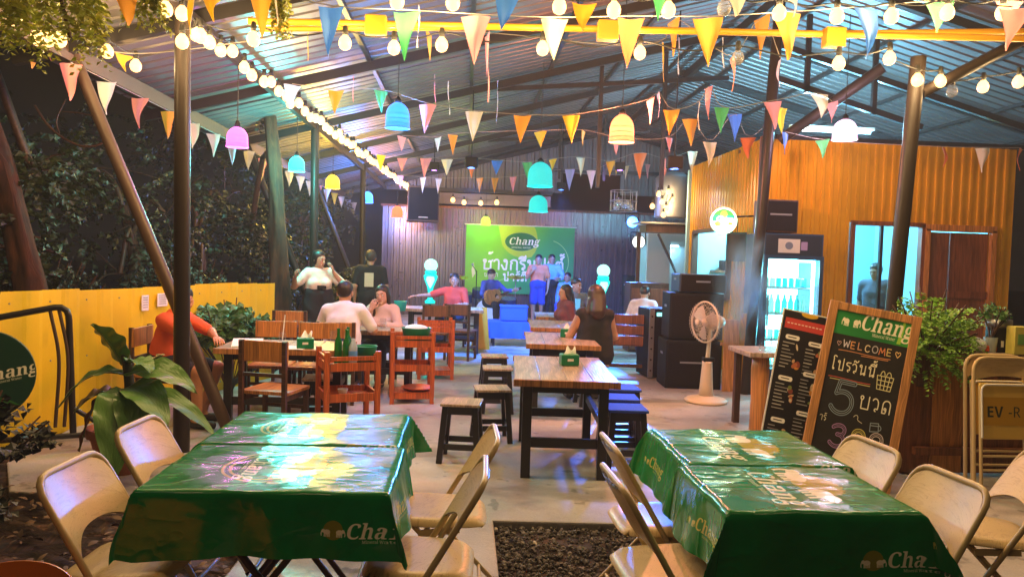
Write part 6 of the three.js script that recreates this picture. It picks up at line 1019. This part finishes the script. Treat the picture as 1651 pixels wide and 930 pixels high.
function handPrims(w, dir, palm, curl, side) { // wrist, way the hand points, way the palm faces, bend of the fingers, thumb side
  const d = dir.clone().normalize(), n = palm.clone().addScaledVector(d, -palm.dot(d)).normalize(), s = d.clone().cross(n).normalize().multiplyScalar(side), P = [];
  const kn = [-.03, -.01, .011, .03].map((o, i) => w.clone().addScaledVector(d, [.082, .088, .084, .074][i]).addScaledVector(s, -o));
  kn.forEach((p, i) => { P.push(cap(w.clone().addScaledVector(s, -[-.018, -.006, .006, .017][i]).addScaledVector(d, .01), p, .014, .011, .012)); let a = p.clone(), ang = curl * .5; [.036, .024, .019].forEach((l, j) => { const b = a.clone().addScaledVector(d, Math.cos(ang) * l * [.95, 1.05, 1, .82][i]).addScaledVector(n, Math.sin(ang) * l); P.push(cap(a, b, .0088 - j * .0008, .008 - j * .0008, .003)); a = b; ang += curl * .75; }); });
  const t0 = w.clone().addScaledVector(d, .025).addScaledVector(s, .024), t1 = t0.clone().addScaledVector(s, .024).addScaledVector(d, .028).addScaledVector(n, .012), t2 = t1.clone().addScaledVector(d, .028).addScaledVector(s, .006).addScaledVector(n, .012), t3 = t2.clone().addScaledVector(d, .024).addScaledVector(n, .008);
  P.push(cap(t0, t1, .014, .011, .01), cap(t1, t2, .0105, .0095, .004), cap(t2, t3, .0095, .008, .003)); return P;
}
const hairMat = mat(.02, .014, .012, .42), eyeW = mat(.7, .68, .64, .3), eyeD = mat(.02, .012, .01, .2), lipM = mat(.32, .1, .08, .5), shoeM = mat(.05, .04, .04, .6);
function person(label, pos, turn, o) {
  const t = thing('person', label, 'person', pos, turn), sit = o.sit, f = o.female, S = (o.h ?? 1.66) / 1.66, fine = o.fine ?? 1;
  const skinM = mat(...(o.skin ?? [.42, .22, .13]), .55), dy = sit ? -.39 : 0, lean = o.lean ?? 0, twist = o.twist ?? 0;
  const pelvis = V(0, .93 + dy, 0), up = (x, y, z) => { const v = V(x, y - .93, z); v.applyAxisAngle(V(0, 1, 0), twist).applyAxisAngle(V(1, 0, 0), lean).applyAxisAngle(V(0, 0, 1), o.side ?? 0); return v.add(pelvis); };
  const chest = up(0, 1.24, 0), neck = up(0, 1.4, -.01), hd = up(0, 1.535, .02 + lean * -.02), sw = f ? .155 : .178;
  const hipL = pelvis.clone().add(V(.085, -.02, 0)), hipR = pelvis.clone().add(V(-.085, -.02, 0));
  const J = sit ? { kneeL: V(.11, .5, .4), kneeR: V(-.11, .5, .4), ankL: V(.11, .09, .38), ankR: V(-.11, .09, .4) } : { kneeL: V(.1, .49, .03), kneeR: V(-.1, .49, .03), ankL: V(.1, .09, -.02), ankR: V(-.1, .09, -.02) };
  if (o.legs) for (const k in o.legs) J[k] = V(...o.legs[k]);
  const arm = (side) => { const a = side > 0 ? o.armL : o.armR, s = up(side * sw, 1.355, 0); const e = a ? V(...a[0]) : up(side * (sw + .07), 1.09, -.04), w = a ? V(...a[1]) : up(side * (sw + .06), .86, .06); // keep limb lengths
    const el = s.clone().add(e.clone().sub(s).setLength(.275)), wr = el.clone().add(w.clone().sub(el).setLength(.245)); return { s, el, wr, dir: a?.[2] ? V(...a[2]) : wr.clone().sub(el), palm: a?.[3] ? V(...a[3]) : V(-side, -.2, .2), curl: a?.[4] ?? .5 }; };
  const AL = arm(1), AR = arm(-1), q = new THREE.Quaternion().setFromEuler(new THREE.Euler((o.nod ?? 0) + lean * .35, o.look ?? 0, o.tilt ?? 0, 'YXZ')), H = (x, y, z) => V(x, y, z).applyQuaternion(q).add(hd);
  const belly = o.belly ?? 0, torso = (g = 0) => [cap(pelvis.clone().add(V(.07, .0, -.005)), up(.07, 1.22, 0), .1 + g + (f ? .012 : 0) + belly * .02, .095 + g), cap(pelvis.clone().add(V(-.07, 0, -.005)), up(-.07, 1.22, 0), .1 + g + (f ? .012 : 0) + belly * .02, .095 + g), cap(up(sw - .02, 1.35, 0), up(-sw + .02, 1.35, 0), .06 + g, .06 + g, .05), cap(chest, up(0, 1.36, 0), .1 + g, .075 + g, .05), ...(belly ? [ell(up(0, 1.05, .07), [.14 + g, .13 + g, .1 + g])] : []), ...(f ? [ell(up(.07, 1.2, .085), [.06 + g, .06 + g, .055 + g]), ell(up(-.07, 1.2, .085), [.06 + g, .06 + g, .055 + g])] : [])];
  const limb = (A, g = 0, fr = 1) => fr <= 1 ? [cap(A.s, A.s.clone().lerp(A.el, fr), .052 + g, .052 - .012 * fr + g * 1.3)] : [cap(A.s, A.el, .052 + g, .042 + g), cap(A.el, A.el.clone().lerp(A.wr, fr - 1), .042 + g, .034 + g)];
  const legs = (g = 0, to = 2) => [1, -1].flatMap((s) => { const h = s > 0 ? hipL : hipR, k = s > 0 ? J.kneeL : J.kneeR, a = s > 0 ? J.ankL : J.ankR; return to <= 1 ? [cap(h, h.clone().lerp(k, to), .088 + g, .075 + g)] : [cap(h, k, .088 + g, .058 + g), cap(k, k.clone().lerp(a, to - 1), .058 + g, .042 + g * 1.6)]; });
  const foot = (a) => cap(a.clone().add(V(0, -.03, -.03)), a.clone().add(V(0, -.05, .13)), .036, .03), cell = .016 * fine;
  const body = skin([...torso(), cap(neck.clone().add(V(0, -.04, 0)), H(0, -.03, -.015), .052, .047), ...limb(AL), ...limb(AR), cap(AL.el, AL.wr, .042, .027), cap(AR.el, AR.wr, .042, .027), ...legs(), foot(J.ankL), foot(J.ankR)], cell);
  const head = skin([ell(H(0, .035, -.012), [.076, .092, .094], q), ell(H(0, -.035, .014), [.06, .078, .07], q, .03), cap(H(0, .02, .082), H(0, -.022, .1), .009, .014, .012), cap(H(-.026, .034, .075), H(.026, .034, .075), .014, .014, .012), cap(H(-.018, -.06, .074), H(.018, -.06, .074), .01, .01, .01), cap(H(0, -.09, .055), H(0, -.095, .062), .02, .02, .02), ell(H(.078, 0, -.01), [.012, .032, .02], q, .008), ell(H(-.078, 0, -.01), [.012, .032, .02], q, .008), cap(H(0, -.05, -.02), neck, .05, .05, .03), { c: H(.031, .012, .09), e: [.016, .012, .014], q, k: .01, cut: true }, { c: H(-.031, .012, .09), e: [.016, .012, .014], q, k: .01, cut: true }], .0055 * fine);
  const hands = [[AL, 1], [AR, -1]].map(([A, s]) => skin(handPrims(A.wr, A.dir, A.palm, A.curl, s), .0042 * fine, .004));
  const B = merge([body, head, ...hands]); B.scale(S, S, S); part(t, 'body', B, skinM);
  const put = (name, prims, m, c = cell, k) => { const g = skin(prims, c, k); if (c === cell) { const p = g.attributes.position, n = g.attributes.normal; for (let i = 0; i < p.count; i++) { const x = p.getX(i), y = p.getY(i), z = p.getZ(i), w = (fbm((x * 1.1 + z * .4 + 9) % 1, (y * .9 + x * .5 + z * .6 + 9) % 1, 6, 9, 3, 33) - .42) * .028; p.setXYZ(i, x + n.getX(i) * w, y + n.getY(i) * w, z + n.getZ(i) * w); } g.computeVertexNormals(); } g.scale(S, S, S); return part(t, name, g, m); };
  if (o.top) put(o.topName ?? 'shirt', [...torso(.016), ...(o.sleeve === 0 ? [] : [...limb(AL, .014, o.sleeve ?? .62), ...limb(AR, .014, o.sleeve ?? .62)])], o.top);
  if (o.skirt) put('skirt', sit ? [...legs(.03, 1.05), cap(pelvis.clone().add(V(.06, .02, 0)), pelvis.clone().add(V(-.06, .02, 0)), .13, .13), cap(J.kneeL, J.kneeR, .08, .08)] : [cap(pelvis.clone().add(V(.07, .13, 0)), V(.09, .5, .02), .14, .14), cap(pelvis.clone().add(V(-.07, .13, 0)), V(-.09, .5, .02), .14, .14), cap(V(.08, .5, .02), V(-.08, .5, .02), .13, .13)], o.skirt);
  if (o.pants) put(o.pantsName ?? 'trousers', [...legs(.014, o.pantsTo ?? 1.93), cap(pelvis.clone().add(V(.06, .03, 0)), pelvis.clone().add(V(-.06, .03, 0)), .128, .128), cap(pelvis.clone().add(V(.06, .06, .015)), pelvis.clone().add(V(-.06, .06, .015)), .12, .12)], o.pants, cell, .04);
  for (const a of [J.ankL, J.ankR]) put('shoe', [cap(a.clone().add(V(0, -.045, -.035)), a.clone().add(V(0, -.055, .14)), .042, .036)], o.shoe ?? shoeM, .012);
  const hair = [ell(H(0, .062, -.022), [.084, .082, .098], q)];
  if (o.hair === 'short') hair.push(ell(H(0, .03, -.055), [.078, .08, .06], q)); else hair.push(ell(H(0, .01, -.06), [.084, .1, .06], q), ell(H(.072, .01, -.02), [.018, .085, .05], q), ell(H(-.072, .01, -.02), [.018, .085, .05], q));
  if (o.hair === 'long') hair.push(cap(H(0, -.02, -.07), up(0, 1.24, -.11), .075, .06), cap(H(.07, -.03, -.03), up(.1, 1.26, -.06), .03, .025), cap(H(-.07, -.03, -.03), up(-.1, 1.26, -.06), .03, .025));
  if (o.hair === 'mid') hair.push(cap(H(0, -.02, -.06), up(0, 1.39, -.09), .085, .085), cap(H(.07, -.03, -.03), up(.09, 1.38, -.04), .035, .035), cap(H(-.07, -.03, -.03), up(-.09, 1.38, -.04), .035, .035));
  if (o.hair === 'front') hair.push(cap(H(0, -.02, -.07), up(0, 1.3, -.1), .07, .05), cap(H(-.075, -.02, .0), up(-.08, 1.2, .1), .028, .03), cap(H(.075, -.02, -.02), up(.1, 1.28, .02), .028, .02));
  if (o.hair === 'bun') hair.push(ell(H(0, .09, -.1), [.04, .04, .04], q));
  hair.push({ c: H(0, -.035, .1), e: [.062, .105, .075], q, k: .015, cut: true });
  put('hair', hair, o.hairMat ?? hairMat, .008 * fine, .02);
  if (o.face) { const g = (geo, x, y, z) => { geo.applyQuaternion(q); const p = H(x, y, z); return geo.translate(p.x, p.y, p.z).scale(S, S, S); }; for (const s of [-1, 1]) { part(t, 'eye', g(new THREE.SphereGeometry(.0115, 12, 8), s * .031, .011, .071), eyeW); part(t, 'pupil', g(new THREE.SphereGeometry(.0058, 10, 8), s * .031, .011, .0785), eyeD); part(t, 'eyebrow', g(new THREE.CapsuleGeometry(.0038, .026, 4, 8).rotateZ(Math.PI / 2 - s * .15), s * .032, .04, .084), hairMat); } part(t, 'mouth', g(new THREE.CapsuleGeometry(.006, .028, 4, 10).rotateZ(Math.PI / 2).scale(1, 1, .8), 0, -.06, .082), lipM); }
  o.more?.(t, { up, H, S, AL, AR, pelvis }); return t;
}
const blackCloth = fabric(.015, .014, .016), whiteCloth = fabric(.72, .7, .7), jeans = fabric(.03, .04, .08), creamCloth = fabric(.72, .62, .5), redCloth = fabric(.6, .06, .03), orangeRed = fabric(.75, .11, .03), blueCloth = fabric(.06, .1, .5);
const at0 = (px, py, z) => { const p = onZ(px, py, z); return [p.x, 0, p.z]; };
const PI = Math.PI;
person('standing woman in cream blouse and black skirt with raised hands', at0(514, 430, 10.4), .35, { female: true, h: 1.62, hair: 'bun', look: .55, nod: .1, top: creamCloth, sleeve: .7, skirt: blackCloth, face: true, skin: [.5, .27, .17], armL: [[.32, 1.2, .12], [.14, 1.42, .16], [-.3, 1, 0], [-1, 0, 0], .7], armR: [[-.36, 1.14, .05], [-.36, 1.3, .25], [0, .7, .6], [1, 0, 0], .8],
  more: (t, k) => { part(t, 'shirt_print', at(new RoundedBoxGeometry(.12, .05, .012, 2, .005), 0, 0, 0), M.black, k.up(.02, 1.16, .15).multiplyScalar(k.S)); } });
person('man in plain white shirt seated with his back to us', [-1.33, 0, -8.15], PI - .1, { sit: true, h: 1.72, hair: 'short', lean: .28, side: -.03, top: whiteCloth, sleeve: .8, pants: jeans, belly: .8, armL: [[.3, .72, .2], [.2, .78, .45], null, [-1, 0, 0], .6], armR: [[-.3, .72, .2], [-.16, .8, .45], null, [1, 0, 0], .6] });
person('smiling woman facing us with her hand at her mouth', [-1.0, 0, -9.3], -.25, { sit: true, female: true, h: 1.6, hair: 'front', tilt: .12, lean: .12, top: fabric(.62, .42, .34), sleeve: 1.6, pants: jeans, face: true, skin: [.52, .28, .19], armR: [[-.24, .8, .22], [-.02, 1.06, .2], [.3, .8, 0], [0, .2, -1], .8], armL: [[.26, .78, .18], [.02, .8, .38], [-1, 0, .2], [0, -1, 0], .5] });
person('man in black printed tee standing with his back to us behind the table', at0(597, 440, 12), PI + .2, { h: 1.66, hair: 'short', hairMat: mat(.05, .035, .03, .5), top: blackCloth, sleeve: .75, pants: blackCloth, more: (t, k) => { part(t, 'shirt_print', new THREE.BoxGeometry(.14, .22, .008), mat(.55, .45, .3, .7), k.up(.03, 1.2, -.128).multiplyScalar(k.S)); } });
person('person in orange red top seated behind the black post, hand at head', [-2.74, 0, -7.0], PI / 2 - .15, { sit: true, h: 1.66, hair: 'short', lean: .22, nod: .35, look: .0, top: orangeRed, sleeve: .8, pants: blackCloth, pantsName: 'shorts', pantsTo: .8, skin: [.5, .22, .11], armR: [[-.26, .86, .3], [-.06, 1.12, .22], [.2, 1, -.1], [1, 0, 0], .5], armL: [[.2, .86, .26], [.06, .8, .44], null, [0, -1, 0], .5], legs: { kneeL: [.16, .5, .42], kneeR: [-.18, .5, .4], ankL: [.12, .09, .3], ankR: [-.2, .09, .42] } });
person('man in red tee seated far back with one arm out', [-.2, 0, -13.5], -.35, { sit: true, h: 1.7, hair: 'short', look: .3, top: redCloth, sleeve: .8, pants: jeans, face: true, fine: 1.3, armR: [[-.42, .88, .1], [-.62, .86, .25], null, [0, -1, 0], .5], armL: [[.28, .74, .12], [.12, .74, .34], null, [0, -1, 0], .5] });
person('guitar player in dark blue seated by the green banner', at0(791, 470, 17.6), .55, { sit: true, h: 1.74, hair: 'short', nod: .35, look: .2, top: blueCloth, sleeve: 1.7, pants: blackCloth, fine: 1.4, skin: [.5, .35, .3], armL: [[.3, .8, .16], [.34, .82, .4], null, [0, 0, -1], .9], armR: [[-.28, .76, .1], [-.04, .68, .3], null, [0, 0, -1], .7] });
person('singer standing in orange top and blue shorts before the banner', at0(868, 440, 18.1), -.2, { h: 1.72, hair: 'short', top: fabric(.75, .22, .1), sleeve: .7, pants: fabric(.02, .05, .35), pantsName: 'shorts', pantsTo: .85, fine: 1.4, armR: [[-.24, 1.14, .12], [-.04, 1.36, .28], [.1, 1, 0], [0, 0, -1], 1] });
person('musician in light blue shirt standing beside the singer', at0(889, 440, 18.6), .1, { h: 1.74, hair: 'short', top: fabric(.25, .5, .8), sleeve: 1.6, pants: blackCloth, fine: 1.4, armL: [[.3, 1.1, .1], [.1, 1.1, .3], null, [0, 0, -1], .8] });
person('musician seated in blue light right of the singer', at0(914, 480, 18.4), -.4, { sit: true, h: 1.7, hair: 'short', top: fabric(.2, .4, .6), sleeve: 1.6, pants: blueCloth, fine: 1.4 });
person('man in dark patterned jacket seated facing the woman in black', [1.88, 0, -12.75], .3, { sit: true, h: 1.7, hair: 'short', look: .35, lean: .1, top: fabric(.12, .11, .09), sleeve: 1.7, pants: blackCloth, face: true, fine: 1.3, armR: [[-.28, .76, .16], [-.06, .74, .34], null, [0, -1, 0], .6], armL: [[.26, .76, .16], [.06, .74, .34], null, [0, -1, 0], .6], more: (t, k) => { part(t, 'undershirt', new THREE.BoxGeometry(.09, .2, .02), mat(.2, .7, .8, .8), k.up(0, 1.24, .115).multiplyScalar(k.S)); } });
person('woman in black sleeveless top seated with her back to us', [1.45, 0, -8.2], PI + .12, { sit: true, female: true, h: 1.74, hair: 'mid', belly: .8, hairMat: mat(.045, .022, .016, .4), look: .25, top: blackCloth, sleeve: 0, pants: blackCloth, skin: [.52, .26, .16], armL: [[.25, .72, .08], [.16, .72, .33], null, [0, -1, 0], .6], armR: [[-.25, .72, .08], [-.14, .72, .33], null, [0, -1, 0], .6], legs: { kneeL: [.14, .48, .4], kneeR: [-.14, .48, .4], ankL: [.16, .09, .36], ankR: [-.15, .09, .36] } });
person('person with long dark hair seated just left of the woman in black', [1.5, 0, -11.0], -PI / 2 + .3, { sit: true, female: true, h: 1.62, hair: 'long', top: fabric(.16, .04, .05), sleeve: .8, pants: jeans, fine: 1.3 });
person('person in pale pink shirt slumped on the bench at right', [2.95, 0, -12.3], PI - .5, { sit: true, h: 1.62, hair: 'short', lean: .35, nod: .4, top: fabric(.7, .5, .52), sleeve: 1.2, pants: jeans, fine: 1.3 });
person('person in dark clothes seen through the left window pane', [5.55, 0, -11.1], 1.9, { h: 1.66, hair: 'short', look: -.2, top: fabric(.06, .09, .13), sleeve: 1.6, pants: blackCloth, fine: 1.3, skin: [.2, .14, .11] });
person('man with dark hair inside the right window pane', [6.2, 0, -10.9], -1.0, { h: 1.7, hair: 'short', nod: .2, top: fabric(.08, .1, .14), sleeve: .8, pants: blackCloth, fine: 1.3, skin: [.25, .17, .13] });
{ // guitar
  const p = at0(794, 470, 17.35), o = thing('guitar', 'acoustic guitar held by the seated player', 'guitar', [p[0], .72, p[2]], .55); const s = new THREE.Shape(); s.moveTo(-.23, 0); s.bezierCurveTo(-.23, .2, -.05, .2, 0, .13); s.bezierCurveTo(.06, .17, .2, .14, .2, 0); s.bezierCurveTo(.2, -.14, .06, -.17, 0, -.13); s.bezierCurveTo(-.05, -.2, -.23, -.2, -.23, 0);
  const g = new THREE.Group(); g.name = 'instrument'; g.rotation.z = .25; o.add(g); part(g, 'guitar_body', new THREE.ExtrudeGeometry(s, { depth: .08, bevelSize: .008, bevelThickness: .008, bevelSegments: 2 }), M.woodChair); part(g, 'sound_hole', new THREE.CircleGeometry(.045, 20), M.black, [.06, 0, .092]); part(g, 'neck', bx(.5, .045, .03, .42, 0, .08, .006), M.woodDark); part(g, 'headstock', bx(.14, .06, .02, .73, 0, .07, .005), M.woodDark);
}
renderer.render(scene, camera);
